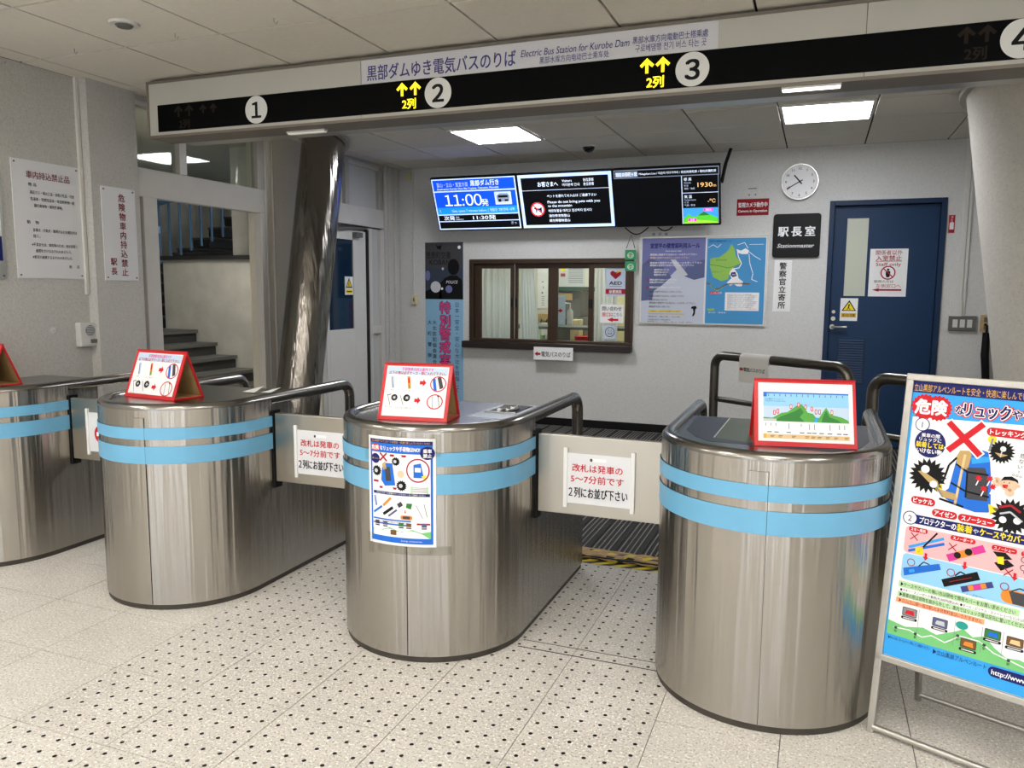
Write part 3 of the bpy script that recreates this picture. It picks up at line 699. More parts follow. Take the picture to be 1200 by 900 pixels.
# ---- notice plates in holders on the flaps
def notice_plate(gx, label, art):
    x0, x1 = gx + GR + 0.150, gx + GR + 0.437; z1, z0 = 0.812, 0.588; y = GY1
    t = thing('notice_plate', label, 'sign', ((x0 + x1) / 2, y, z0), 'plates on the gate flaps')
    MB().box(x0, x1, y - 0.006, y, z0, z1, 'board_white').build('plate', t, 0.001)
    for x in (x0 - 0.012, x1): MB().box(x - .002, x + 0.016, y - 0.012, y, z0 - 0.02, z1 + 0.022, 'plastic_white').build('holder_rail', t, 0.002)
    pr = Print((x0, y - 0.006, z1), (1, 0, 0), (0, 0, 1), (x1 - x0) / 100)
    pr.rrect(38, 6, 62, 11, 2.4, 'white', 1).rrect(36.5, 6.4, 40.5, 11.2, 2.0, 'dgrey', 1.5)
    if art == 'text':
        pr.text(9, 22, 13, '改札は発車の', 'red', 2, w=78, bold=.012).text(7, 39, 13, '5～7分前です', 'red', 2, w=82, bold=.012).text(4, 60, 17, '２列にお並び下さい', 'black', 2, w=91, bold=.016)
    else:
        pr.disc(34, 42, 18, 'red', 2).rect(22, 38, 46, 46, 'white', 3)
    pr.build('print', t)
notice_plate(GX[2], 'white plate with red and black text on the flap beside the poster gate', 'text')
notice_plate(GX[1], 'white plate with red and black text on the flap of the second gate', 'text')
notice_plate(GX[0], 'white plate with a red no-entry disc on the flap nearest the wall', 'stop')

# ---- tent stands
def skis(pr, u, v, s_, c1, c2, l=3):
    pr.line(u - 1.5 * s_, v - 9 * s_, u + 1.5 * s_, v + 9 * s_, 1.6 * s_, c1, l).line(u - 3.8 * s_, v - 8 * s_, u - .2 * s_, v + 9 * s_, 1.4 * s_, c2, l)
def stand_art_ski(pr, H_):
    pr.rect(5, 5, 95, H_ - 5, 'white', 1).rect(6, 6, 94, 17, 'bluepale', 1.5)
    pr.text(50, 9.2, 5.2, '手荷物車内持込案内です', 'magenta', 2, 'c', .02, w=46).text(50, 14.6, 5.2, '以下の物は必ずケース・袋に入れて下さい。', 'crimson', 2, 'c', .02, w=82)
    skis(pr, 17, 28, .95, 'cyan', 'slate'); pr.line(38, 19.5, 41.5, 37, 4, 'orange', 3).line(38.6, 22, 40, 29, 2.4, 'red', 4).line(40.2, 31, 41.2, 36, 2.4, 'hill', 4)
    pr.arrow(60, 28, 9.5, 11, 'red', 3, 'right')
    pr.poly([(73, 22), (77, 21), (81, 38), (77, 39.5)], 'blue', 3).poly([(80, 20), (85, 18.5), (90, 34), (85, 36.5)], 'dgrey', 3).ring(82, 29, 11.5, 1.4, 'red', 4, ry=11)
    pr.line(11, 47, 16, 61, .7, 'dgrey', 3).line(10, 47, 16, 45.5, 1, 'dgrey', 3).disc(21, 50, 4.6, 'black', 3).burst(21, 50, 3, 'lgrey', 4, 6, .4)
    pr.line(29, 46, 35, 60, .7, 'dgrey', 3).disc(39, 50, 5, 'black', 3).burst(39.5, 50, 3.2, 'lgrey', 4, 6, .4)
    pr.arrow(55, 53, 9, 10.5, 'red', 3, 'right')
    pr.ring(80, 54, 11.5, 1.4, 'red', 4, ry=10.5).line(76, 46.5, 78, 63, .8, 'grey', 3).line(84, 46, 87, 61, .8, 'dgreen', 3).disc(84, 46, 1.3, 'black', 3)
    for u, v, t in ((17, 39.5, 'スキー'), (40, 40, 'スノーボード'), (14, 63, 'ピッケル'), (36, 64, 'トレッキングポール')): pr.text(u, v, 2.6, t, 'black', 2, 'c')
def stand_art_map(pr, H_):
    pr.rect(4, 5, 97, H_ - 5, 'white', 1).rect(9, 15, 93, 22, 'blue', 1.5).rect(9, 16.5, 93, 30, 'cyan', 1.8).rect(9, 22, 93, 46, 'bluepale', 1.6)
    pr.rect(9, 15, 12.5, 20, 'blue', 2)
    for k in range(14): pr.rect(14 + 5.6 * k, 17, 14.7 + 5.6 * k, 19.5, 'slate', 2.2)
    pr.text(11, 22.5, 2, '立山黒部アルペンルート', 'navy', 2, w=18).text(11, 24.5, 1.6, 'Tateyama Kurobe Alpine Route', 'navy', 2, w=20)
    ridge = [(9, 46), (9, 42), (18, 42.5), (22, 40), (27, 37), (33, 36), (38, 32), (42, 29), (47, 27), (50, 31), (53, 36), (58, 37), (61, 41), (64, 41), (67, 36), (71, 30), (75, 37), (80, 38.5), (86, 40), (92, 43), (93, 46)]
    pr.poly(ridge, 'hill', 2)
    pr.poly([(20, 46), (26, 41), (33, 38), (40, 35), (46, 31), (49, 36), (45, 41), (50, 46)], 'dgreen', 2.5).poly([(66, 46), (68, 39), (71, 33), (74, 40), (82, 43), (86, 46)], 'dgreen', 2.5)
    pr.poly([(59, 46), (60, 41), (63, 41), (62, 46)], 'sky', 3).rect(9, 43.5, 22, 46, 'lgrey', 2.6)
    for u, v in ((20, 37), (23.5, 35.5), (36.5, 30), (44, 28), (51, 30), (57, 32), (61, 35), (64.5, 35), (76.5, 35)):
        pr.rrect(u - 1.2, v - 2.6, u + 1.2, v + 2.6, 1, 'red', 3).rect(u - .5, v - 1.7, u + .5, v + 1.7, 'white', 4)
    for u in (11, 16, 21, 34, 46, 54, 59, 74, 83, 88): pr.rect(u, 48, u + .7, 50 + (u % 5), 'grey', 2)
    for u in (15, 22, 34, 47, 54, 59, 66, 74, 83, 89): pr.rect(u - 2.2, 57, u + 2.2, 57.9, 'dgrey', 2)
    pr.rect(9, 59.5, 93, 64, 'sand', 2).rect(9, 59.5, 12, 64, 'gold', 3)
    for u in (16, 24, 37, 50, 56, 62, 70, 78, 88): pr.rect(u, 61, u + 4, 61.6, 'brown', 3).rect(u, 62.3, u + 3, 62.8, 'brown', 3)
def tent_stand(p, yaw, w, label, art):
    yaw = math.radians(yaw); U = Vector((math.cos(yaw), math.sin(yaw), 0)); B = Vector((-math.sin(yaw), math.cos(yaw), 0)); Z = Vector((0, 0, 1))
    P = Vector((p[0], p[1], TOP)); hh, dd, th = 0.235, 0.185, 0.007
    t = thing('tent_sign', label, 'sign', P + U * (w / 2) + B * (dd / 2), 'red tent signs on the gates')
    Vf = (B * (dd / 2) + Z * hh); Lf = Vf.length; Vf.normalize(); Nf = U.cross(Vf)
    def panel(O, Vv, Nn, name, art_=None):
        m = MB().obox(O, U, Vv, -Nn, w, Lf, th, 'red_tape')
        m.add([O - Nn * (th + .0006) + U * .012 + Vv * .012, O - Nn * (th + .0006) + U * (w - .012) + Vv * .012, O - Nn * (th + .0006) + U * (w - .012) + Vv * (Lf - .01), O - Nn * (th + .0006) + U * .012 + Vv * (Lf - .01)], [(0, 1, 2, 3)], 'cardboard')
        return m.build(name, t)
    panel(P, Vf, Nf, 'front_panel')
    Vb = (-B * (dd / 2) + Z * hh).normalized(); Nb = Vb.cross(U); panel(P + B * dd, Vb, Nb, 'back_panel')
    m = MB().obox(P + B * 0.004, U, B, Z, w, dd - 0.008, 0.006, 'red_tape').obox(P + B * .012 + U * .01 + Z * .006, U, B, Z, w - .02, dd - .024, .001, 'cardboard'); m.build('base_panel', t)
    if art:
        pr = Print(P + Vf * Lf, U, Vf, w / 100, lift=0.0006); art(pr, Lf / w * 100); pr.build('picture_sheet', t)
tent_stand((-1.736, 2.888), 7.1, 0.312, 'red tent sign on the poster gate showing skis and poles to cover', stand_art_ski)
tent_stand((-3.288, 3.000), -6.5, 0.366, 'red tent sign on the second gate showing skis and poles to cover', stand_art_ski)
tent_stand((-0.192, 2.921), 10.4, 0.350, 'red tent sign with a mountain route picture on the nearest gate', stand_art_map)
tent_stand((-4.565, 3.012), -9.0, 0.33, 'red tent sign cut by the picture edge on the gate at the wall', stand_art_ski)

# ---- poster taped on the third gate
cp = thing('safety_poster', 'blue bordered luggage safety poster taped on the curved gate front', 'poster', (-1.5, 2.70, 0.49))
PZ1, PZ0, PA0, PA1 = 0.933, 0.490, -15.3, 25.3
PW = math.radians(PA1 - PA0) * GR
def on_cyl(cx, a0, z1, unit, base):
    def f(u, v, d):
        a = math.radians(a0) + u * unit / GR; r = GR + base + d
        return Vector((cx + r * math.sin(a), GCY - r * math.cos(a), z1 - v * unit))
    return f
pk = PW / 100
ps = Print((0, 0, 0), (1, 0, 0), (0, 0, 1), pk, lift=0.0, f=on_cyl(GX[2], PA0, PZ1, pk, 0.004)); PH = (PZ1 - PZ0) / pk
ps.rect(0, 0, 100, PH, 'white', 0, 14); ps.build('sheet', cp)
ps = Print((0, 0, 0), (1, 0, 0), (0, 0, 1), pk, lift=0.0006, f=on_cyl(GX[2], PA0, PZ1, pk, 0.004))
ps.rect(4, 4, 96, PH - 4, 'blue', 1, 14).rect(4, 4, 96, 9, 'navy', 2, 14).rect(7, 22, 93, PH - 12, 'white', 2, 14)
ps.text(50, 6.5, 3.4, '立山黒部アルペンルートを安全・快適に楽しんでいただくために', 'gold', 4, 'c', w=86)
ps.burst(13, 15.5, 8, 'red', 4, 16, .85, 5.5).text(13, 15.5, 7, '危険', 'white', 6, 'c', .03, w=12).text(21, 15.5, 7, 'なリュックや手荷物はNO!', 'white', 5, 'l', .03, w=58)
ps.disc(89, 20, 10, 'navy', 5, ry=9).text(89, 17, 6, '乗車', 'white', 6, 'c', .03).text(89, 23.5, 6, '禁止', 'white', 6, 'c', .03)
ps.disc(13, 31, 7, 'navy', 4).text(13, 31, 3, '装着してはいけない', 'gold', 5, 'c', w=11).cross(26, 28, 5.5, 2.4, 'crimson', 5)
ps.poly([(24, 42), (30, 36), (40, 36), (44, 66), (28, 68), (22, 60)], 'blue', 4).poly([(28, 42), (36, 41), (38, 60), (30, 61)], 'dgrey', 5).poly([(24, 38), (29, 34), (31, 44), (26, 46)], 'tan', 5)
for u, v, r in ((45, 33, 6.5), (15, 48, 8), (53, 66, 8)): ps.burst(u, v, r, 'black', 4, 14, .75).disc(u - 1, v, r * .35, 'lgrey', 5)
ps.rrect(36, 23.5, 60, 26.5, 1.4, 'crimson', 4).rrect(9, 61, 18, 64, 1.4, 'crimson', 4).rrect(19, 69, 46, 72, 1.4, 'crimson', 4)
ps.ring(76, 44, 16, 1.8, 'crimson', 5, ry=16.5).poly([(70, 36), (80, 34), (84, 54), (70, 54)], 'blue', 4).rect(72, 40, 80, 46, 'white', 5).poly([(80, 52), (87, 50), (86, 56)], 'yellow', 5)
ps.disc(52, 50, 5, 'skin', 4).rect(66, 66, 90, 76, 'lgreen', 3)
for k in range(4): ps.rect(68, 67.5 + 2 * k, 88, 68.3 + 2 * k, 'grey', 4)
ps.rect(9, 76, 92, 80, 'navy', 4, 12).text(50, 78, 2.8, 'プロテクターの装着やケースやカバーをご使用ください', 'white', 5, 'c', w=72)
skis(ps, 13, 90, .8, 'blue', 'slate', 4); ps.line(25, 96, 37, 84, 3.4, 'orange', 4).line(9, 107, 23, 97, 3, 'blue', 4).line(25, 108, 40, 97, 4, 'black', 4).line(33, 110, 46, 100, 2.6, 'slate', 4)
ps.poly([(46, 92), (52, 88), (55, 93), (49, 97)], 'dgrey', 4).poly([(60, 90), (68, 90), (66, 98), (59, 96)], 'dgreen', 4).arrow(58, 102, 2.6, 5, 'crimson', 4, 'down').rrect(51, 107, 68, 113, 3, 'orange', 4).rrect(54, 108, 65, 112, 2, 'dgrey', 5)
ps.line(73, 92, 82, 110, .8, 'grey', 4).line(84, 90, 88, 108, .8, 'dgreen', 4)
ps.rect(8, 114, 66, 116, 'blue', 4, 8).rect(8, 120, 66, 122, 'blue', 4, 8).text(9, 118, 2.4, 'ケースやカバーの無い方は現地で簡易カバーをお買い求めください', 'dgrey', 5, w=55).rect(74, 117, 92, 119.5, 'crimson', 4)
ps.poly([(7, PH - 22), (20, PH - 20), (35, PH - 25), (50, PH - 20), (68, PH - 24), (80, PH - 20), (93, PH - 22), (93, PH - 12), (7, PH - 12)], 'green', 4)
for u, c in ((15, 'dgrey'), (28, 'slate'), (52, 'dgreen'), (63, 'brown'), (84, 'slate')): ps.rect(u - 3.5, PH - 33, u + 3.5, PH - 28, c, 5).rect(u - 3.5, PH - 27, u + 3.5, PH - 25.5, 'black', 5)
ps.rect(36, PH - 22, 45, PH - 15, 'brown', 5).text(52, PH - 8, 3, 'http://www.', 'white', 5, w=30)
ps.build('print', cp)
clear_glass('clear_tape', (240, 240, 236), 0.0)
for a0, a1, z0, z1 in ((-18, -13, .83, .95), (-18, -12.5, .44, .53), (-10, 34, .455, .492), (0, 6, .925, .955), (22, 28, .86, .95)):
    n = 8; tp = MB(); pts = [(GX[2] + (GR + .0055) * math.sin(math.radians(a0 + (a1 - a0) * k / n)), GCY - (GR + .0055) * math.cos(math.radians(a0 + (a1 - a0) * k / n))) for k in range(n + 1)]
    strip(tp, pts, z0, z1, 'clear_tape'); tp.build('tape_piece', cp)

# ---- printed sheets under film on the gate tops
def top_sheet(name, label, cat, pts, m):
    t = thing(name, label, cat, (sum(p[0] for p in pts) / len(pts), sum(p[1] for p in pts) / len(pts), TOP - 0.001))
    MB().prism(pts, TOP - 0.001, TOP, m).build('sheet', t); return t
t4 = top_sheet('counter_map', 'dark glossy route map sheet on top of the nearest gate', 'map', [(-.48, 3.51), (-.47, 3.16), (-.42, 3.03), (-.36, 2.94), (.08, 2.90), (.16, 3.0), (.2, 3.16), (.21, 3.51)], 'print_filmdark')
pr = Print((-.48, 3.51, TOP), (1, 0, 0), (0, 1, 0), 0.01, lift=0.0004)
pr.poly([(1, 1), (14, 1), (13, 50), (6, 40), (2, 28)], 'filmdark', 1).poly([(14.5, 1), (30, 1), (29, 56), (14, 50)], 'filmgreen', 1).poly([(30.5, 1), (66, 1), (64, 40), (58, 58), (30, 57)], 'filmdark', 1).poly([(31, 2), (50, 2), (49, 20), (31, 18)], 'filmblue', 2)
pr.line(14.3, 1, 13.5, 50, .5, 'lgrey', 3).line(30.2, 1, 29.5, 57, .5, 'lgrey', 3).pline([(18, 14), (20, 10), (23, 13), (26, 9)], .6, 'crimson', 3).disc(35, 26, 2.2, 'cyan', 3); pr.build('print', t4)
t3 = top_sheet('counter_sheet', 'pale glossy sheet on top of the poster gate around the tray', 'sheet', [(-1.40, 3.52), (-1.42, 3.11), (-1.24, 3.10), (-1.215, 3.16), (-1.215, 3.52)], 'print_stickerblue')
ta, tb = onZ(570, 486, TOP), onZ(607, 476, TOP)
tr = thing('paper_tray', 'dark tray slot holding crumpled white paper on the poster gate', 'tray', (-1.33, 3.34, TOP))
MB().box(-1.375, -1.245, 3.24, 3.46, TOP, TOP + 0.004, 'black').box(-1.385, -1.235, 3.23, 3.24, TOP, TOP + 0.007, 'aluminium').box(-1.385, -1.235, 3.46, 3.47, TOP, TOP + 0.007, 'aluminium').build('tray', tr)
cr = MB()
for k in range(9):
    x, y = random.uniform(-1.36, -1.28), random.uniform(3.25, 3.36); s_ = .03
    cr.add([(x, y, TOP + .005), (x + s_, y + .01, TOP + .012 + random.uniform(0, .014)), (x + s_ * .6, y + s_, TOP + .006), (x - .01, y + s_ * .8, TOP + .014)], [(0, 1, 2, 3)], 'paper')
cr.build('crumpled_paper', tr)
for k, (gx, n_) in enumerate(((GX[1], 'second'),)):
    tt = thing('paper_slip', 'two white paper slips lying on the second gate behind its tent sign', 'paper', (gx + .1, 3.35, TOP))
    MB().add([(gx + .13, 3.36, TOP + .001), (gx + .23, 3.34, TOP + .004), (gx + .22, 3.44, TOP + .03), (gx + .15, 3.45, TOP + .01)], [(0, 1, 2, 3)], 'paper').build('slip', tt)
    MB().add([(gx + .24, 3.38, TOP + .001), (gx + .31, 3.37, TOP + .004), (gx + .31, 3.46, TOP + .022), (gx + .25, 3.47, TOP + .01)], [(0, 1, 2, 3)], 'paper').build('slip', tt)

# ---- tube barriers behind the nearest gate
def barrier(a, b, label, mid):
    a, b = Vector(a), Vector(b); d = (b - a).normalized(); r = 0.085; zt = a.z
    t = thing('tube_barrier', label, 'barrier', ((a.x + b.x) / 2, (a.y + b.y) / 2, ZB), 'tube barriers')
    path = [Vector((a.x, a.y, ZB)), Vector((a.x, a.y, zt - r))]
    for k in range(1, 7): q = math.pi / 2 * k / 6; path.append(Vector((a.x, a.y, zt - r)) + d * (r - r * math.cos(q)) + Vector((0, 0, r * math.sin(q))))
    for k in range(0, 6): q = math.pi / 2 * k / 6; path.append(Vector((b.x, b.y, zt - r)) - d * (r - r * math.sin(q)) + Vector((0, 0, r * math.cos(q))))
    path += [Vector((b.x, b.y, zt - r)), Vector((b.x, b.y, ZB))]
    MB().tube(path, 0.031, 'steel_dark_tube', 14).build('hoop', t)
    MB().tube([Vector((a.x, a.y, mid)), Vector((b.x, b.y, mid))], 0.02, 'steel_dark_tube', 10).build('cross_bar', t)
    for q in (a, b): MB().disc((q.x, q.y, ZB), 0.06, (0, 0, 1), 'steel_dark_tube', depth=0.012).build('base_plate', t)
    return a, b, d
ba, bb2 = onZ(838, 416, 1.06), onZ(995, 431, 1.06)
md = onY(843, 467, ba.y).z
A_, B_, D_ = barrier(ba, bb2, 'steel tube barrier with a hanging bus stop notice, behind the nearest gate', md)
c0 = onZ(1024, 442, 1.06); barrier(c0, c0 + D_ * 1.1, 'steel tube barrier partly hidden by the standing poster frame', md)
# bus notice hanging on the barrier
s0 = onZ(878, 416, 1.06)
u0 = (Vector((s0.x, s0.y, 0)) - Vector((A_.x, A_.y, 0))).length; u1 = (Vector((onZ(922, 420, 1.06).x, onZ(922, 420, 1.06).y, 0)) - Vector((A_.x, A_.y, 0))).length
nt_ = thing('bus_notice', 'clear pocket notice with a red arrow hanging on the steel tube barrier', 'sign', A_ + D_ * (u0 + u1) / 2 - Vector((0, 0, .16)))
P0 = A_ + D_ * u0; Nn = Vector((D_.y, -D_.x, 0))
clear_glass('pocket', (214, 216, 216), 0.06)
MB().obox(P0 + Nn * .034 - Vector((0, 0, .165)), D_, Vector((0, 0, 1)), Nn, u1 - u0, .17, .002, 'plastic_light').build('pocket', nt_)
MB().tube([P0, A_ + D_ * u1], 0.0335, 'plastic_light', 14).build('wrap', nt_)
pr = Print(P0 + Nn * .036 + Vector((0, 0, .005)), D_, (0, 0, 1), (u1 - u0) / 100, lift=.001)
pr.arrow(9, 33, 14, 12, 'crimson', 2, 'left').text(18, 33, 13, '電気バスのりば', 'black', 2, w=72, bold=.01); pr.build('lettering', nt_)

# ---- standing poster frame
EA = Vector((0.227, 2.853, 0)); EU = Vector((0.9152, -0.403, 0)).normalized(); EN = Vector((-EU.y, EU.x, 0)); tl = math.radians(8)
EV = EN * math.sin(tl) + Vector((0, 0, 1)) * math.cos(tl); EO = EU.cross(EV)      # EO faces the viewer
EW, EH, EB = 0.70, 1.253, 0.268
ez = thing('poster_stand', 'aluminium standing frame with a large luggage safety poster beside the nearest gate', 'sign stand', EA + EU * (EW / 2) + EN * .15)
for q in (0, EW - .024): MB().obox(EA + EU * q - EO * .02, EU, EV, EO, .024, EH, .024, 'aluminium').build('front_leg', ez, .003)
MB().obox(EA + EV * (EH - .024) - EO * .02, EU, EV, EO, EW, .024, .025, 'aluminium').build('top_rail', ez, .003)
MB().obox(EA + EV * (EB - .012) - EO * .02, EU, EV, EO, EW, .022, .024, 'aluminium').build('bottom_rail', ez, .003)
MB().tube([EA + EU * .02 + EV * .022, EA + EU * (EW - .02) + EV * .022], .011, 'aluminium', 12).build('foot_bar', ez)
EC = EA + EN * .35
for q in (.056, EW - .056): MB().tube([EC + EU * q, EA + EU * q + EV * (EH - .03) - EO * .03], .012, 'aluminium', 4, smooth=False).build('rear_leg', ez)
MB().tube([EC + EU * .056 + Vector((0, 0, .025)), EC + EU * (EW - .056) + Vector((0, 0, .025))], .010, 'aluminium', 10).build('rear_foot_bar', ez)
MB().obox(EA + EV * EB + EU * .01 - EO * .014, EU, EV, EO, EW - .02, EH - EB - .012, .008, 'board_white').build('board', ez)
e = Print(EA + EV * EH - EO * .006, EU, EV, .007, lift=.0012)
e.rect(2.4, 3.4, 97.6, 139, 'sky', 1).rect(2.4, 3.4, 97.6, 9, 'navy', 2).text(3.8, 6.6, 3.9, '立山黒部アルペンルートを安全・快適に楽しんでい', 'gold', 3, w=47.5).text(52, 6.6, 3.9, 'ただくためのお願い', 'gold', 3, w=20)
e.poly([(4.6, 21), (97, 18), (97, 128.5), (4, 128.5)], 'white', 2)
e.burst(9.5, 15.6, 6.3, 'red', 4, 20, .88).burst(15.5, 15.8, 6.3, 'red', 4.3, 20, .88).text(12.4, 15.6, 7.6, '危険', 'white', 6, 'c', .04, w=14)
for bd, m_, l_ in ((.15, 'red', 5), (.085, 'white', 6), (.03, 'navy', 7)):
    e.text(25, 15.6, 4.6, 'な', m_, l_, 'c', bd).text(36.2, 15.0, 7.2, 'リュック', m_, l_, 'c', bd, w=18.5 + bd * 8).text(48.4, 15.2, 4.6, 'や', m_, l_, 'c', bd).text(64, 14.4, 7.2, '手荷物は', m_, l_, 'c', bd, w=25 + bd * 8)
e.disc(9.4, 24.3, 3.3, 'navy', 4).disc(9.4, 24.3, 2.9, 'white', 5).text(9.4, 24.3, 4, '1', 'navy', 6, 'c')
e.disc(13.7, 33, 6.9, 'navy', 4).text(13.7, 29.3, 2.1, '乗車の際', 'white', 6, 'c', .02).text(13.7, 31.3, 2.1, 'リュックに', 'white', 6, 'c', .02).text(13.7, 33.9, 2.9, '装着しては', 'yellow', 6, 'c', .03, w=12.2).text(13.7, 36.8, 2.6, 'いけない物', 'white', 6, 'c', .03, w=11)
# rucksack
e.poly([(26, 38), (28, 35), (32, 33.5), (36, 33), (38.5, 33.5), (39.8, 38), (41, 46), (42, 58), (41.5, 61), (36, 62), (28, 60.5), (23, 58), (22, 55), (24, 53)], 'blue', 3)
e.poly([(30.5, 42), (38, 41), (40, 46), (40.5, 56), (32, 56.5), (31, 50)], 'dgrey', 4).poly([(25.5, 38), (27, 34.5), (31, 34), (32, 36), (31, 43), (26.5, 42)], 'tan', 4).poly([(32, 37), (39, 35.6), (39.6, 38), (32.5, 40)], 'sky', 4)
e.pline([(26, 38), (23, 42), (22, 47), (21, 51)], .9, 'black', 5).pline([(26, 41), (31, 44), (39.8, 44)], .8, 'black', 5).pline([(24.5, 50), (31, 53), (41, 54)], .8, 'black', 5).line(29.3, 36, 27.4, 60, 1.1, 'sand', 5).poly([(19.5, 54), (27, 55), (28, 58), (22, 57.6)], 'tan', 5).line(31, 44, 31.5, 56, .7, 'black', 5)
e.pline([(20.5, 58.5), (31, 60.5)], 1.0, 'black', 5).poly([(17.5, 52.5), (21, 51.5), (21.5, 56), (18.5, 55)], 'yellow', 4).disc(39.6, 27.5, 1.8, 'yellow', 4).line(39, 33, 39.8, 27, .9, 'grey', 5).poly([(41, 57), (45.5, 58.5), (42, 62)], 'yellow', 4)
for du, dv in ((36, 46), (40.5, 45.5), (38.5, 50.5), (42, 49)): e.burst(du, dv, 1.6, 'red', 6, 7, .55).line(du, dv + 1, du - .8, dv + 3.5, .5, 'white', 6)
e.line(20.6, 21.4, 35.9, 36, 4.2, 'white', 6).line(35.9, 20.4, 21.4, 35.6, 4.2, 'white', 6).line(20.9, 21.8, 35.5, 35.6, 2.8, 'red', 7).line(35.5, 20.9, 21.8, 35.2, 2.8, 'red', 7.4)
e.rrect(37, 22, 62, 26, 2, 'red', 4).text(38.4, 24, 2.8, 'トレッキングポール', 'white', 5, w=22, bold=.03)
for u, v, r in ((43.8, 32.6, 5.6), (14.3, 48.6, 8.6), (50.5, 61, 8.2)): e.burst(u, v, r, 'black', 4, 20, .74)
e.disc(44.4, 31.2, 1.2, 'white', 6).poly([(41.2, 33.2), (46.5, 33.8), (43.6, 35.2)], 'tan', 5).line(44.2, 31, 43.6, 35, .5, 'lgrey', 6)
e.disc(13, 45.6, 1.9, 'white', 6).disc(17.3, 52.2, 1.7, 'white', 6).poly([(9.8, 47), (12, 46.6), (19, 50.5), (20, 53.6), (15, 51.5)], 'tan', 5).line(17, 51, 22, 57.5, .9, 'grey', 5)
e.disc(47.4, 63, 1.5, 'white', 6).disc(53, 62.5, 1.5, 'white', 6).pline([(45.5, 57.6), (50, 56), (54, 58.5)], 1.0, 'crimson', 6).pline([(46, 60.5), (50, 59), (55, 62.5)], .8, 'lgrey', 6)
for u0_, v0_, u1_, v1_, t in ((8.2, 59.3, 19, 63, 'ピッケル'), (18, 63.7, 29, 67.3, 'アイゼン'), (29.3, 63.7, 44.8, 67.4, 'スノーシュー')): e.rrect(u0_, v0_, u1_, v1_, 1.8, 'red', 4).text((u0_ + u1_) / 2, (v0_ + v1_) / 2, 2.7, t, 'white', 5, 'c', .03, w=(u1_ - u0_) * .8)
# startled person
e.disc(48.2, 46.9, 3.6, 'skin', 4, ry=3.1).poly([(44.8, 45.6), (46, 43.6), (49, 43), (51.4, 44.2), (51.9, 45.8), (50.6, 45), (48, 44.8), (46, 45.2)], 'black', 5).disc(51.9, 47, .8, 'skin', 4).poly([(45.6, 47.2), (48, 47), (47.6, 48.8), (46, 48.6)], 'red', 5).disc(46.3, 46.1, .25, 'black', 6).disc(48.3, 46.1, .25, 'black', 6)
e.disc(43.6, 46.7, 1.8, 'skin', 4).disc(48.8, 50.4, 1.9, 'skin', 5)
for k in range(5): e.line(43.4, 46.5, 42.2 + .6 * k, 44.2 + .2 * abs(k - 2), .5, 'skin', 4).line(48.8, 50, 47.2 + .8 * k, 48.0, .5, 'skin', 5)
for k, ch in enumerate('危ない!'): e.text(52.2 - k * .25, 33.2 + 2.5 * k, 2.3, ch, 'black', 4, 'c')
for k in range(3): e.ring(49.5 + 1.4 * k, 42.2 + .2 * k, .5, .15, 'black', 4, 10)
e.rect(9, 68.2, 97, 72.6, 'navy', 3).disc(8.7, 70.2, 3.3, 'navy', 4).disc(8.7, 70.2, 2.9, 'white', 5).text(8.7, 70.2, 4, '2', 'navy', 6, 'c')
e.text(13, 70.4, 3.5, 'プロテクターの', 'white', 5, w=16, bold=.02).text(29.4, 70.4, 3.7, '装着', 'yellow', 5, w=6.4, bold=.03).text(36.2, 70.6, 2.6, 'や', 'white', 5).text(39, 70.4, 3.7, 'ケースやカバー', 'yellow', 5, w=18.5, bold=.03).text(58, 70.4, 3.5, 'を使用して下さい', 'white', 5, w=19, bold=.02)
e.rrect(7.3, 74.2, 95, 87.2, 2, 'pink', 3).rrect(7.4, 87.6, 95, 100.4, 2, 'cyan', 3)
for u, v, t, w_ in ((13, 75.4, 'スキー用具', 8.4), (32.5, 75.6, 'スノーボード', 10.5), (49.4, 76.2, 'スノーシュー', 10), (60.5, 76.4, 'アイゼン', 9)): e.rrect(u - w_ / 2, v - 1.2, u + w_ / 2, v + 1.2, 1.1, 'red', 5).text(u, v, 1.8, t, 'white', 6, 'c', .02, w=w_ * .8)
for u, v in ((11.6, 78.8), (28.6, 80), (52, 86)): e.cross(u, v, 1.7, .45, 'crimson', 6)
e.line(9.6, 84.4, 24.6, 77.0, 1.3, 'sky', 5).line(9.6, 86.2, 25, 79.4, 1.3, 'blue', 5).line(14, 86, 21.5, 75, .8, 'black', 6).poly([(12.6, 84), (16, 83), (16.4, 86.6), (13, 86.8)], 'yellow', 6)
e.line(27, 85.6, 41.6, 77.6, 3.3, 'orange', 5).line(27, 85.6, 30.5, 83.7, 3.4, 'magenta', 6).line(37, 80.1, 41.6, 77.6, 3.4, 'magenta', 6).disc(31, 83.3, 1.5, 'black', 7).disc(35.4, 80.7, 1.6, 'black', 7)
e.poly([(45, 78), (50, 77.5), (53, 80), (48, 81)], 'black', 5).poly([(46, 83), (51, 80.5), (54, 82.5), (49, 86)], 'black', 5).poly([(47, 80), (49.5, 79.5), (50, 83), (47.4, 83)], 'yellow', 6)
for k in range(4): e.ring(57.5 + 1.5 * (k % 2), 79 + 1.8 * k, 1.4, .35, 'dgrey', 5, 12)
for u in (17.6, 34.5, 54.6): e.arrow(u, 87.4, 2.6, 3.6, 'red', 6, 'down')
for u, v in ((11.5, 91.5), (29.1, 92), (51.2, 92.6)): e.ring(u, v, 1.8, .35, 'crimson', 6)
e.poly([(8.2, 95), (23.8, 89.2), (24.8, 91.8), (9, 98.6)], 'blue', 5).pline([(15, 92.6), (17, 90), (19.6, 90.6)], .5, 'black', 6).line(11, 96, 13.4, 95, 1.4, 'sky', 6)
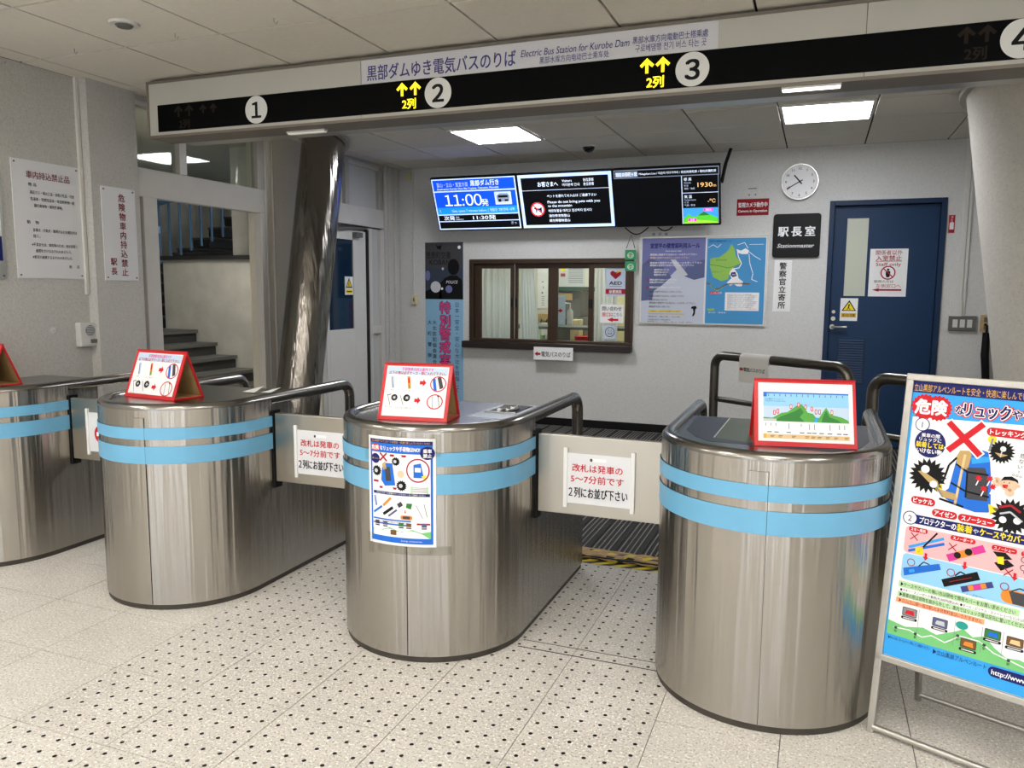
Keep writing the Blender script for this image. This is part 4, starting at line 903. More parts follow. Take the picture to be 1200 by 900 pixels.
e.poly([(25.4, 96.2), (39.8, 88.8), (41.4, 92.2), (27, 99.4)], 'black', 5).pline([(31, 93), (33, 90.6), (35, 91.2)], .6, 'black', 6).line(29, 96.4, 38, 92, .25, 'crimson', 6)
e.line(34.2, 98.6, 46.6, 93, 2.7, 'indigo', 5).line(37, 97.3, 44, 94.2, 2.2, 'orange', 6).line(39, 96.4, 42, 95.1, 2.3, 'magenta', 7)
e.rrect(50, 93.5, 68, 99.6, 3, 'orange', 5).poly([(53, 94), (62, 94), (60, 99.4), (55, 99.4)], 'dgrey', 6).pline([(54, 94), (57, 92), (61, 92.6), (63, 94)], .5, 'black', 6).text(40, 100, 1.3, 'ノーズカバー', 'slate', 5, 'c')
e.rect(7, 101.4, 58, 104.4, 'lgreen', 3).text(8, 102.9, 2.2, '▶ケースやカバーの無い方は現地で簡易カバーをお買い求めください', 'black', 5, w=48.5)
e.text(8, 105.6, 1.6, '●スキー・スノーボード兼用(大)300円(税込み) ●ポール・ピッケル・スノーシューなど(小)200円', 'black', 5, w=54)
e.rect(7, 106.6, 92, 109.2, 'lgreen', 3).text(8, 107.9, 2.2, '▶乗車の際は荷物を肩から外して、車内ではリュック等は足元に置いてください', 'black', 5, w=53)
e.rect(6.6, 109.6, 45, 112, 'lorange', 3).text(8, 110.8, 2.1, '▶立山(立山駅～扇沢駅)の手荷物料金はいただきません', 'crimson', 5, w=36)
e.poly([(4, 121.6), (12, 123), (20, 121), (26, 122.6), (33, 119), (37, 116.5), (41, 119), (46, 117), (50, 121), (55, 124), (60, 123.2), (68, 125), (80, 123), (97, 124), (97, 128.5), (4, 128.5)], 'green', 3)
e.pline([(7, 124.6), (14, 124), (20, 125.6), (24, 123.6), (30, 125), (36, 120), (44, 120), (50, 123.4), (58, 125), (64, 126.4)], .5, 'white', 5)
for u, v in ((8, 124.6), (17, 125), (35, 120.2), (46, 121), (56, 124.8)): e.disc(u, v, .7, 'dgrey', 6).text(u, v + 1.6, 1.3, '駅', 'black', 6, 'c')
for u, v, c, c2 in ((13.4, 115.6, 'grey', 'red'), (27, 116.6, 'slate', 'lgrey'), (48.8, 115.2, 'dgreen', 'blue'), (57.6, 116, 'brown', 'sand'), (39.6, 122.6, 'brown', 'orange')):
    e.rrect(u - 3.3, v - 2.1, u + 3.3, v + 2.1, .5, 'dgrey', 5).rrect(u - 3, v - 1.8, u + 3, v + 1.8, .4, c, 6).poly([(u - 2, v + 1), (u - 1.5, v - .8), (u + 1.8, v - 1), (u + 2.2, v + 1.2)], c2, 7).rrect(u - 3.6, v + 2.4, u + 3.6, v + 3.7, .6, 'black', 5).rect(u - 2.6, v + 2.85, u + 2.6, v + 3.25, 'white', 6)
e.disc(36.2, 115, 2.6, 'teal', 5, ry=1.8)
for u in (17.6, 33.4, 44.6, 53): e.line(u, 113, u, 125, .16, 'grey', 5)
e.text(5, 130, 1.6, '●詳しくは、ホームページ等にてご確認ください', 'navy', 5, w=19).text(25.4, 130.6, 2.6, '▶立山黒部アルペンルート', 'navy', 5, w=22.4)
e.rrect(48.6, 129.4, 88, 134, 2.2, 'navy', 4).text(50, 131.7, 3.1, 'http://www.', 'white', 5, w=14.5, bold=.02)
e.build('poster', ez)

# ================================================================== OVERHEAD SIGN
SY, SX0, SX1 = 4.15, -4.205, 1.9
def Sg(x, y): return onY(x, y, SY)
SZ1 = Sg(172, 97).z; SZ0 = Sg(174, 163).z
sg = thing('overhead_sign', 'long overhead sign with black band, gate numbers and yellow queue arrows', 'sign', ((SX0 + SX1) / 2, SY + .15, SZ0))
MB().box(SX0, SX1, SY, SY + .20, SZ0, SZ1, 'sign_body').build('housing', sg, .006)
MB().box(SX0 + .05, SX1, SY + .20, SY + .36, SZ0 + .012, SZ1, 'aluminium').build('rear_channel', sg)
MB().box(SX0 + .05, SX1, SY + .05, SY + .30, SZ1, ZC, 'slot_dark').build('mount_gap_shade', sg)  # block joining sign and ceiling, coloured dark for the shade in the gap
fr = MB(); w = .016
fr.box(SX0, SX1, SY - .012, SY, SZ1 - w, SZ1, 'sign_body').box(SX0, SX1, SY - .012, SY, SZ0, SZ0 + w, 'sign_body').box(SX0, SX0 + w, SY - .012, SY, SZ0 + w, SZ1 - w, 'sign_body'); fr.build('edge_trim', sg)
sx_ = Sg(424, 110).x
for a, b in ((SX0 + w, sx_ - .002), (sx_ + .002, Sg(1014, 60).x - .002), (Sg(1014, 60).x + .002, SX1)): MB().box(a, b, SY - .006, SY, SZ0 + w, SZ1 - w, 'sign_face').build('face_panel', sg)
bx0 = Sg(186, 138).x; bz1 = (Sg(300, 112).z + Sg(600, 82.5).z) / 2; bz0 = (Sg(300, 145.5).z + Sg(600, 120.5).z) / 2
MB().box(bx0, SX1, SY - .0075, SY - .006, bz0, bz1, 'sign_black').build('black_band', sg)
MB().box(sx_ + .004, Sg(842, 45).x, SY - .0075, SY - .006, bz1 + .002, SZ1 - w - .002, 'print_plategrey').build('title_panel', sg)
def S2(x, y): q = Sg(x, y); return ((q.x - SX0) * 100, (SZ1 - q.z) * 100)
pr = Print((SX0, SY - .0075, SZ1), (1, 0, 0), (0, 0, 1), .01, lift=.001)
def stext(x0, x1, yc, hpx, s_, m, bold=0.0, shear=0.0):
    a = S2(x0, yc); b = S2(x1, yc); c = S2((x0 + x1) / 2, yc); h = S2((x0 + x1) / 2, yc + hpx / 2)[1] - S2((x0 + x1) / 2, yc - hpx / 2)[1]
    pr.text(a[0], c[1], h, s_, m, 2, w=b[0] - a[0], bold=bold, shear=shear, res=3)
stext(431, 605, 77.5, 20, '黒部ダムゆき電気バスのりば', 'signtext', .012)
stext(611, 738, 56.5, 12, 'Electric Bus Station for Kurobe Dam', 'signtext', .004, .2)
stext(633, 714, 67.5, 9, '黑部水库方向电动巴士乘车处', 'signtext', .004)
stext(742, 830, 43.5, 9.5, '黑部水庫方向電動巴士搭乘處', 'signtext', .004)
stext(745, 828, 53.5, 10, '구로베댐행 전기 버스 타는 곳', 'signtext', .004)
pr.build('lettering', sg)
rr = (S2(811, 101.2)[1] - S2(811, 60.6)[1]) / 2
bc = (SZ1 - (bz0 + bz1) / 2) * 100
def face(): return Print((SX0, SY - .0075, SZ1), (1, 0, 0), (0, 0, 1), .01, lift=.001)
for x, n_ in ((300.5, '１'), (514, '２'), (811, '３'), (1193, '４')):
    u = S2(x, 100)[0]; pr = face(); pr.disc(u, bc, rr, 'discwhite', 2, 40).text(u, bc, rr * 1.5, n_, 'black', 3, 'c', .035, res=4); pr.build('number_disc', sg)
for x1_, x2_, xt, m_ in ((472, 487.5, 480, 'lit_yellow'), (758, 776.5, 768, 'lit_yellow'), (209, 221.5, 215.5, 'dimarrow'), (1128, 1152, 1140, 'dimarrow'), (238, 250, None, 'dimarrow')):
    pr = face()
    for xx in (x1_, x2_):
        u = S2(xx, 100)[0]; k_ = .75 if xt is None else 1; hh = rr * .86 * k_; v = bc - rr * .42; w_ = rr * .19
        pr.line(u, v - hh * .42, u, v + hh * .5, w_, m_, 2).line(u - hh * .44, v + hh * .02, u + w_ * .36, v - hh * .46, w_, m_, 2.3).line(u + hh * .44, v + hh * .02, u - w_ * .36, v - hh * .46, w_, m_, 2.6)
    if xt: pr.text(S2(xt, 100)[0], bc + rr * .54, rr * .74, '2列', m_, 2, 'c', .03, res=3)
    pr.build('queue_arrow', sg)
# slim lamps under the sign
for xa, xb, y_, m_, lab in ((338, 382, 156, 'lamp_tube_dim', 'slim faintly lit white lamp tube under the sign near the mirror column'), (916, 986, 105, 'lamp_tube', 'slim lit white lamp tube under the sign near the plaster column')):
    zl_ = SZ0 - .006; a = onZ(xa, y_, zl_); b = onZ(xb, y_ - (xb - xa) * .075, zl_); yy = SY + .30
    yy = min(onZ((xa + xb) / 2, y_ - (xb - xa) * .0375, zl_).y, SY + .34); a = onY(xa, y_, yy); b = onY(xb, y_ - (xb - xa) * .075, yy)
    t = thing('lamp_tube', lab, 'lamp', ((a.x + b.x) / 2, yy, SZ0 - .01), 'slim lamps under the sign')
    MB().box(a.x, b.x, yy - .02, yy + .02, SZ0 - .010, SZ0 + .012, 'white_paint').build('lamp_body', t)
    MB().box(a.x + .004, b.x - .004, yy - .016, yy + .016, SZ0 - .018, SZ0 - .010, m_).build('diffuser', t, .003)

# ================================================================== SCREENS
TYB, TYT, TZB, TZT = 7.95, 7.72, 2.150, 2.692
TV = Vector((0, TYT - TYB, TZT - TZB)); TL = TV.length; TV.normalize(); TN = Vector((1, 0, 0)).cross(TV)
def screen_tv(x0, x1, label):
    t = thing('display_screen', label, 'screen', ((x0 + x1) / 2, 7.9, TZB), 'departure screens under the ceiling')
    O = Vector((x0, TYB, TZB))
    MB().obox(O - TN * .045, Vector((1, 0, 0)), TV, TN, x1 - x0, TL, .045, 'black').build('case', t, .005)
    cx = (x0 + x1) / 2
    MB().box(cx - .18, cx + .18, 7.92, YW, 2.36, 2.40, 'black').build('bracket', t)
    p = Print(O + TV * TL, (1, 0, 0), TV, (x1 - x0) / 100, lift=.0008); H_ = TL / (x1 - x0) * 100
    return t, p, H_
t, p, H_ = screen_tv(-3.953, -2.968, 'blue departure time screen reading 11:00, first of the three')
p.rect(1.2, 1.6, 98.8, H_ - 1.6, 'scr_frame', 1).rect(2.6, 2.8, 97.4, 14.6, 'scr_blue', 2).rect(2.6, 16, 97.4, 33, 'scr_blue', 2).rect(2.6, 33, 97.4, 40.6, 'scr_cyan', 2).rect(2.6, 41.8, 97.4, 48.3, 'scr_black', 2).rect(2.6, 49.3, 97.4, H_ - 3, 'scr_black', 2)
p.text(7, 8, 5.2, '富山・立山・室堂方面', 'scr_pale', 3, w=37).text(47, 7.2, 6.6, '黒部ダム行き', 'scr_white', 3, w=33, bold=.01).text(7, 12.4, 2.6, 'Destination Kurobe Dam (for Toyama, Tateyama, Murodo)', 'scr_white', 3, w=72, bold=.004)
[p.text(u_, 25, 16.5, c_, 'scr_white', 3, 'c', .006, res=4) for u_, c_ in ((18, '１'), (28.5, '１'), (35.4, ':'), (43, '０'), (53, '０'))]; p.text(57, 28.5, 8.4, '発', 'scr_white', 3).rect(73, 17.6, 92, 31.5, 'scr_pale', 3).poly([(75, 22), (79, 19.4), (88, 19.6), (90, 22.4), (89, 28), (76, 28.6)], 'scr_grey', 4).rect(77, 21.6, 88, 24, 'scr_black', 5).rect(77, 25.4, 80, 28.6, 'scr_black', 5).rect(84, 26, 88, 28.2, 'scr_black', 5)
p.text(5, 36.9, 4, '7.', 'scr_frame', 3).text(20, 36.9, 4, 'Gate opens 7 minutes before. | 개찰은 7분전에 시작', 'scr_frame', 3, w=74)
p.text(9, 45, 5.4, '次発', 'scr_white', 3, w=13, bold=.01).text(23.5, 43.9, 2.1, 'Next', 'scr_white', 3).text(23.5, 46.3, 2.1, 'Departure', 'scr_white', 3).text(44, 45, 5.4, '11:30発', 'scr_white', 3, w=27, bold=.008).text(88, 51.8, 3.6, 'きっ', 'scr_pale', 3)
p.build('picture', t)
t, p, H_ = screen_tv(-2.963, -1.957, 'black screen asking visitors not to bring pets, middle of the three')
p.rect(1, 1.4, 99, H_ - 1.4, 'scr_frame', 1).rect(4.2, 4.6, 95.8, H_ - 4.4, 'scr_black', 2).rect(4.2, 17.4, 95.8, 17.9, 'scr_pale', 3)
p.text(22, 11.6, 5.6, 'お客さまへ', 'scr_white', 3, w=21.5, bold=.01).text(48, 8.8, 3.4, 'Visitors', 'scr_white', 3, bold=.004).text(48, 13, 3.4, '여러분께 안내', 'scr_white', 3, w=18).text(70, 8.8, 3.4, '各位游客', 'scr_white', 3, w=11, bold=.004).text(70, 13, 3.4, '各位旅客', 'scr_white', 3, w=11, bold=.004)
p.text(30.5, 24, 3.3, 'ペットを連れての入山は ご遠慮下さい', 'scr_white', 3, w=52, bold=.004).text(30.5, 30, 3.8, 'Please do not bring pets with you', 'scr_white', 3, w=55, bold=.006).text(30.5, 34, 3.8, 'to the mountain', 'scr_white', 3, w=25.5, bold=.006).text(30.5, 39.3, 3.3, '애완동물을 데리고 입산하지 맙시다', 'scr_white', 3, w=46, bold=.004).text(30.5, 44.6, 3.3, '请勿带宠物登山', 'scr_white', 3, w=22, bold=.004).text(30.5, 49.6, 3.3, '請勿帶寵物登山', 'scr_white', 3, w=22, bold=.004)
p.disc(19, 37.5, 7.6, 'scr_red', 3).disc(19, 37.5, 6.1, 'scr_white', 4).poly([(14.6, 36.6), (16.4, 34.4), (17.6, 36), (21, 36.4), (23.6, 34.6), (23.2, 41), (21.8, 41), (21.4, 38.4), (18.4, 38.4), (18, 41), (16.8, 41), (16.8, 37.8)], 'scr_black', 5).line(14.6, 33.2, 23.4, 41.8, 1.3, 'scr_red', 6); p.build('picture', t)
t, p, H_ = screen_tv(-1.952, -.923, 'mostly dark screen showing altitude and a green mountain, last of the three')
p.rect(1, 1.4, 99, H_ - 1.4, 'scr_black', 1).rect(1, 1.4, 99, 9.4, 'scr_grey', 2).rect(1.6, 2.2, 98.4, 8.7, 'scr_black', 3).rect(64.6, 9.4, 65.4, H_ - 2, 'scr_pale', 3).rect(65, 25.2, 98.4, 25.8, 'scr_pale', 3).rect(98, 9, 98.5, H_ - 2, 'scr_grey', 3)
p.rect(2.4, 3, 24, 8.2, 'scr_grey', 3.5).text(3, 5.6, 4.2, '現在の弥陀ヶ原', 'scr_white', 4, w=20.5, bold=.01).text(25.4, 5.6, 2.6, 'Midagahara Live / 지금의 미다가하라 / 现在的弥陀原 / 現在的彌陀原', 'scr_white', 4, w=71, bold=.004)
p.text(67, 12.6, 3.2, '標 高', 'scr_white', 4, bold=.004).text(67, 15.8, 2, 'Altitude', 'scr_pale', 4).text(67, 18.6, 2, '해 발', 'scr_pale', 4).text(67, 21.4, 2, '海拔／海拔', 'scr_pale', 4).text(93, 18, 6, '1930', 'scr_amber', 4, 'r', w=13.5).text(93.6, 18.8, 4, 'm', 'scr_amber', 4)
p.poly([(80, 0.1), (80.1, 0.1), (80.1, 0)], 'scr_black', 1)
p.text(67, 29, 3.2, '気 温', 'scr_white', 4, bold=.004).text(67, 32, 2, 'Temperature', 'scr_pale', 4).text(67, 34.6, 2, '기 온', 'scr_pale', 4).text(67, 37.2, 2, '气温／氣溫', 'scr_pale', 4).text(95.5, 33.4, 5, '-℃', 'scr_amber', 4, 'r')
p.rect(65.6, 40, 97.8, H_ - 2.2, 'scr_sky', 3).poly([(65.6, H_ - 2.2), (65.6, 49.5), (69.5, 47.4), (71, 45), (73, 48), (77, 48.4), (82, 45), (85, 43.6), (88, 45.6), (92, 47.4), (97.8, 50), (97.8, H_ - 2.2)], 'scr_green', 4).poly([(65.6, H_ - 2.2), (65.6, 54), (76, 51.4), (88, 52.4), (97.8, 54), (97.8, H_ - 2.2)], 'scr_lime', 5).poly([(79, 47.4), (85, 43.6), (90, 47), (85, 47.4)], 'scr_dgreen', 5)
p.rrect(84.5, 40.6, 93.5, 43.4, 1, 'scr_pink', 6).text(89, 42, 1.9, '現在地', 'scr_white', 7, 'c').rrect(70, 49.8, 78, 53, 1, 'scr_pink', 6).text(74, 51.4, 2, '室堂', 'scr_white', 7, 'c'); p.build('picture', t)
cb = thing('hanging_cable', 'loop of thin black cable hanging below the screens', 'cable', (-1.7, 8.0, 2.08))
MB().tube([(-1.88 + .03 * k, 8.02, 2.15 - .07 * math.sin(math.pi * k / 8)) for k in range(9)], .006, 'black', 6).tube([(-1.55 + .025 * k, 8.03, 2.15 - .04 * math.sin(math.pi * k / 6)) for k in range(7)], .006, 'black', 6).build('cable', cb)
ha = thing('screen_hanger', 'black hanger arm reaching from the ceiling to the end of the screens', 'bracket', (-.95, 7.95, 2.6))
MB().tube([(-.93, 7.95, 2.55), (-.90, 7.98, 2.74), (-.86, 8.0, ZC)], .016, 'black', 8).build('arm', ha)

# ================================================================== BACK WALL THINGS
# banner
t, p = wall_panel('police_banner', 'tall banner with a dark police photo above pink vertical lettering', 'banner', 499, 284, 543, 478, m='print_bannerblue', thick=.003)
p.rect(0, 0, 100, 134, 'filmdark', 1).rect(0, 0, 100, 60, 'dgrey', 1.4).text(2, 30, 18, '徳恵町交番', 'black', 3, w=66).text(12, 46, 17, 'KOBAN', 'black', 3, w=54)
p.disc(75, 58, 15, 'black', 4, ry=19).poly([(36, 134), (40, 96), (52, 84), (66, 78), (84, 78), (97, 88), (100, 134)], 'black', 4).text(56, 93, 10, 'POLICE', 'white', 5, w=30, shear=.1).poly([(0, 134), (0, 116), (20, 108), (44, 116), (44, 134)], 'black', 4)
p.disc(28, 105, 13.5, 'lgrey', 6).disc(63, 110, 9, 'violet', 6).disc(7, 78, 6.5, 'violet', 5, ry=12).disc(90, 12, 4, 'white', 5).disc(47, 62, 3, 'lgrey', 5).disc(45, 109, 3, 'white', 5).poly([(28, 4), (34, 9), (44, 6), (42, 17), (33, 15)], 'black', 4)
for k, ch in enumerate('特別警戒実施中'):
    p.text(52, 154 + 31.5 * k, 31, ch, 'navy', 2, 'c', .05).text(52, 154 + 31.5 * k, 31, ch, 'hotpink', 3, 'c', .022)
p.vtext(84, 147, 12.5, '日本一安全・安心な大北を目指して', 'navy', 2, 13.6).vtext(24, 190, 11.5, '大北防犯協会連合会', 'black', 2, 13.6, .01).vtext(11, 190, 11, '大町警察署', 'black', 2, 26.5, .01)
p.disc(22, 320, 8, 'black', 3); p.build('print', t)
# outlet with conduit
oc = onY(480, 205, YW); oo = onY(486.5, 351, YW)
t = thing('wall_outlet', 'cream outlet box at the end of a thin wall conduit beside the police banner', 'outlet', (oo.x, YW, oo.z - .06))
MB().box(oo.x - .03, oo.x + .03, YW - .035, YW, oo.z - .055, oo.z + .055, 'ivory').build('outlet_box', t, .004)
MB().box(oo.x - .018, oo.x - .008, YW - .012, YW, oo.z + .055, ZC, 'white_paint').build('conduit', t); MB().box(oc.x - .03, oc.x + .03, YW - .04, YW, oc.z - .06, oc.z + .02, 'ivory').build('junction_box', t, .004)
MB().box(oo.x - .008, oo.x + .008, YW - .037, YW - .034, oo.z - .02, oo.z + .02, 'plastic_grey').build('socket', t)
# green tags
gt = onY(739, 300, YW)
t = thing('green_tag', 'two green tags hanging from a string over the window corner', 'tag', (gt.x, YW - .04, gt.z - .18))
for k, y_ in enumerate((298.5, 312)):
    q = onY(739, y_, YW - .045); MB().box(q.x - .058, q.x + .058, YW - .048, YW - .045, q.z - .05, q.z + .05, 'green_tag').build('tag_card', t)
    pr = Print((q.x - .058, YW - .048, q.z + .05), (1, 0, 0), (0, 0, 1), .00116); pr.ring(50, 48, 30, 7, 'lgreen', 2, ry=26).text(50, 50, 26, '安全', 'white', 3, 'c'); pr.build('print', t)
q = onY(739, 291, YW - .047); MB().tube([(q.x - .045, YW - .046, q.z), (q.x, YW - .03, q.z + .14), (q.x + .045, YW - .046, q.z)], .004, 'black', 6).build('string', t)
# stickers on the panes
gy = YW + .01 + .0118
t, p = wall_panel('aed_sticker', 'heart and AED sticker on the end pane of the ticket window', 'sticker', 710, 313.5, 733, 347, Y=gy, thick=.001, m='print_stickerblue')
p.poly([(50, 58), (24, 36), (22, 24), (34, 15), (50, 24), (66, 15), (78, 24), (76, 36)], 'deepred', 1).poly([(52, 30), (68, 12), (66, 18), (84, 8), (70, 24), (72, 19)], 'yellow', 2).text(50, 76, 24, 'AED', 'black', 2, 'c', .03, w=64).rect(18, 92, 82, 95, 'grey', 1).rect(0, 106, 100, 131, 'crimson', 1).text(50, 119, 17, '設置施設', 'white', 3, 'c', .02, w=64); p.build('print', t)
t, p = wall_panel('enquiry_notice', 'white enquiry notice with a red arrow on the end pane of the ticket window', 'notice', 703.5, 357, 730.5, 378.5, Y=gy, thick=.001)
p.text(50, 17, 20, '問い合わせ', 'black', 2, 'c', .01, w=84).text(8, 42, 18, '窓口', 'red', 2, w=34, bold=.015).text(44, 42, 18, 'はこちら', 'black', 2, w=50).arrow(55, 64, 48, 20, 'red', 2, 'left'); p.build('print', t)
t, p = wall_panel('round_sticker', 'small white sticker with a grey ring low on the end pane', 'sticker', 708, 381.5, 721.5, 397, Y=gy, thick=.001, m='print_stickerblue')
p.ring(50, 55, 42, 6, 'dgrey', 1).text(50, 42, 24, '大人', 'dgrey', 2, 'c').text(50, 68, 20, '禁煙', 'dgrey', 2, 'c'); p.build('print', t)
# bus notice on the sill
t, p = wall_panel('bus_notice', 'white strip notice with a red arrow taped to the dark window sill', 'sign', 625.5, 407, 671.5, 422, Y=YW - .10, thick=.003)
p.arrow(10, 17, 15, 12, 'crimson', 2, 'left').text(20, 17, 14, '電気バスのりば', 'black', 2, w=74, bold=.006); p.build('lettering', t)
# notice board with two posters
ba_, bb_ = onY(751, 274, YW), onY(897.5, 382, YW)
BX0, BX1, BZ1, BZ0 = onY(749.5, 330, YW).x, onY(899, 330, YW).x, onY(860, 276, YW).z, bb_.z
t = thing('notice_board', 'wide white-framed notice board holding two posters beside the stationmaster sign', 'notice board', ((BX0 + BX1) / 2, YW, BZ0))
MB().box(BX0, BX1, YW - .018, YW, BZ0, BZ1, 'board_white').build('back_panel', t, .003)
f = MB(); w = .014
f.box(BX0, BX1, YW - .026, YW - .018, BZ1 - w, BZ1, 'aluminium').box(BX0, BX1, YW - .026, YW - .018, BZ0, BZ0 + w, 'aluminium').box(BX0, BX0 + w, YW - .026, YW - .018, BZ0 + w, BZ1 - w, 'aluminium').box(BX1 - w, BX1, YW - .026, YW - .018, BZ0 + w, BZ1 - w, 'aluminium'); f.build('frame', t)
MB().box(BX0, onY(828, 272, YW).x, YW - .012, YW, BZ1, BZ1 + .055, 'board_white').build('header', t)
pr = Print((BX0, YW - .012, BZ1 + .055), (1, 0, 0), (0, 0, 1), .01); pr.text(12, 2.9, 3.6, '掲', 'black', 2).text(18.5, 2.9, 3.6, '示', 'black', 2).text(25, 2.9, 3.6, '板', 'black', 2); pr.build('lettering', t)
PYB = YW - .018
t, p = wall_panel('snow_rules_poster', 'violet snow mountain poster with rules of use on the notice board', 'poster', 752, 279, 825.5, 379, Y=PYB, thick=.002, m='print_snow')
p.poly([(0, 0), (100, 0), (100, 60), (80, 64), (70, 56), (56, 50), (40, 66), (20, 78), (0, 82)], 'violet', 1).poly([(0, 100), (0, 42), (14, 30), (30, 40), (48, 62), (34, 74), (20, 84), (18, 98)], 'slate', 1.4).poly([(62, 58), (78, 38), (100, 34), (100, 62), (84, 66)], 'slate', 1.4).poly([(46, 34), (54, 34), (74, 58), (64, 62)], 'lgrey', 2)
p.text(13, 12, 8.6, '室堂平の積雪期利用ルール', 'navy', 2, w=78, bold=.03).text(50, 20, 3.4, 'Snow season rules', 'white', 2, 'c')
for v, w_, c in ((26, 74, 'white'), (31, 62, 'sand'), (39, 82, 'white'), (43, 70, 'white'), (50, 24, 'white'), (54, 22, 'white'), (58, 20, 'white'), (66, 44, 'white'), (70, 40, 'white'), (78, 50, 'white'), (85, 52, 'dgrey'), (92, 56, 'dgrey'), (98, 30, 'dgrey'), (103, 74, 'dgrey'), (109, 34, 'dgrey')):
    p.text(13 if v < 45 or v > 60 else 20, v, 3.4, '積雪期の室堂平では次のルールを守って下さい', c, 2, w=w_, bold=.01)
for v in (37, 66, 78): p.line(9, v - 2, 10.5, v + 3, 1.6, 'crimson', 2)
p.rect(12, 115, 66, 117.5, 'yellow', 1.5).text(13, 116.3, 2.8, 'ご理解とご協力をお願いします', 'brown', 2, w=50).rect(12, 120, 70, 121, 'gold', 2).text(12, 125, 2.6, '環境省・富山県・立山町', 'dgrey', 2, w=52).text(12, 130, 2.8, '立山室堂地区山岳スキー等安全指導本部', 'black', 2, w=36).text(12, 133.4, 2, '問い合わせ先', 'dgrey', 2, w=72)
p.poly([(82, 108), (88, 107), (90, 111), (87.6, 112), (87, 120), (84.6, 124), (82.6, 123), (84.6, 117), (83.6, 112), (80, 111)], 'black', 3); p.build('print', t)
t, p = wall_panel('area_map_poster', 'blue and green area map poster on the notice board', 'map', 827.5, 279, 896, 380, Y=PYB, thick=.002, m='print_mapblue')
p.poly([(6, 35), (22, 33), (36, 22), (42, 10), (47, 18), (50, 32), (60, 42), (48, 50), (40, 62), (38, 72), (26, 75), (12, 68), (6, 50)], 'mapgreen', 1).pline([(6, 46), (20, 48), (38, 52), (58, 46)], .8, 'dgreen', 2)
p.poly([(42, 56), (48, 53), (54, 62), (56, 70), (64, 76), (62, 84), (54, 84), (48, 80), (42, 84), (36, 78), (44, 70), (40, 62)], 'white', 2).poly([(43, 60), (50, 59), (53, 66), (46, 68), (42, 65)], 'navy', 3).text(47.5, 63.5, 3, '室堂', 'white', 4, 'c')
p.poly([(50, 19), (58, 22), (66, 18), (72, 22), (70, 28), (60, 28), (54, 26)], 'white', 2).pline([(52, 20), (54, 32), (60, 44), (56, 52), (44, 54)], 1.6, 'white', 3).pline([(72, 28), (74, 44), (80, 62), (78, 72), (88, 76)], 1.2, 'white', 2).pline([(72, 24), (82, 32), (92, 38)], 1, 'white', 2).pline([(2, 16), (10, 11), (18, 16), (24, 10)], .8, 'white', 2).pline([(52, 12), (64, 8), (70, 18)], 1, 'white', 2)
p.pline([(0, 79), (8, 80), (14, 90), (24, 88), (32, 82), (40, 80), (60, 79), (76, 80)], 1.8, 'brown', 2).pline([(8, 80), (12, 88), (20, 92), (30, 86)], 1, 'mapgreen', 3).text(8, 96, 3.2, '立入禁止区域', 'white', 3, w=20).rect(7, 94, 24, 98, 'red', 2)
p.text(3, 5, 4, '室堂平の積雪期利用ルール', 'navy', 2, w=38).text(16, 38, 3, '国見岳斜面', 'dgreen', 3, w=18).text(10, 59, 3, '天狗平スロープ', 'dgreen', 3, w=18).rect(72, 11, 96, 11.7, 'white', 2)
p.rect(34, 95, 92, 127, 'white', 2)
for k in range(11): p.text(38, 98.4 + 2.55 * k, 2.1, '滑走区域の外へ出ないでください。立山一帯は国立公園です。', 'red' if k == 10 else 'dgrey', 3, w=44 + (k * 7) % 9)
p.text(6, 131, 2.2, '富山県・環境省', 'white', 2, w=30).rect(4, 124, 16, 128, 'mapgreen', 2); p.build('print', t)
# wall signs
t, p = wall_panel('camera_notice', 'small dark red camera notice above the stationmaster sign', 'sign', 863.5, 233, 901, 252.5, m='print_deepred', thick=.004)
p.text(50, 19, 17, '監視カメラ動作中', 'white', 2, 'c', .02, w=90).text(50, 38, 11, 'Camera in Operation', 'white', 2, 'c', .02, w=90); p.build('lettering', t)
t, p = wall_panel('office_sign', 'black rounded stationmaster sign beside the blue door', 'sign', 906, 250.5, 961.5, 302, m='black', thick=.004, board='backing')
q = LOC[t.name]; hw_ = abs(onY(961.5, 276, YW).x - onY(906, 276, YW).x) / 2; zt_, zb_ = onY(934, 250.5, YW).z, onY(934, 302, YW).z; rp = []
for cx_, cz_, a0_ in ((hw_ - .03, zt_ - .03, 0), (-hw_ + .03, zt_ - .03, 90), (-hw_ + .03, zb_ + .03, 180), (hw_ - .03, zb_ + .03, 270)):
    for k in range(6): rp.append((q.x + cx_ + .03 * math.cos(math.radians(a0_ + 18 * k)), cz_ + .03 * math.sin(math.radians(a0_ + 18 * k))))
n = len(rp); MB().add([(a, YW - .022, b) for a, b in rp] + [(a, YW, b) for a, b in rp], [tuple(range(n))] + [(i, (i + 1) % n, n + (i + 1) % n, n + i) for i in range(n)], 'black').build('plate', t)
bpy.data.objects.remove([c for c in t.children if c.name.startswith('backing')][0]); p.O.y = YW - .022
p.text(11, 39, 23, '駅', 'white', 2, bold=.03).text(39.5, 39, 23, '長', 'white', 2, bold=.03).text(68, 39, 23, '室', 'white', 2, bold=.03).text(10, 70, 12.5, 'Stationmaster', 'white', 2, w=78, shear=.25, bold=.006); p.build('lettering', t)
t, p = wall_panel('police_notice', 'narrow white paper strip with black vertical lettering under the black sign', 'notice', 906.5, 305, 927, 365, thick=.001)
p.vtext(50, 34, 44, '警察官立寄所', 'black', 2, 47, .02); p.build('lettering', t)
t = thing('wall_hook', 'small dark hook fixing above the red camera notice', 'hook', (onY(882, 222, YW).x, YW, onY(882, 228, YW).z))
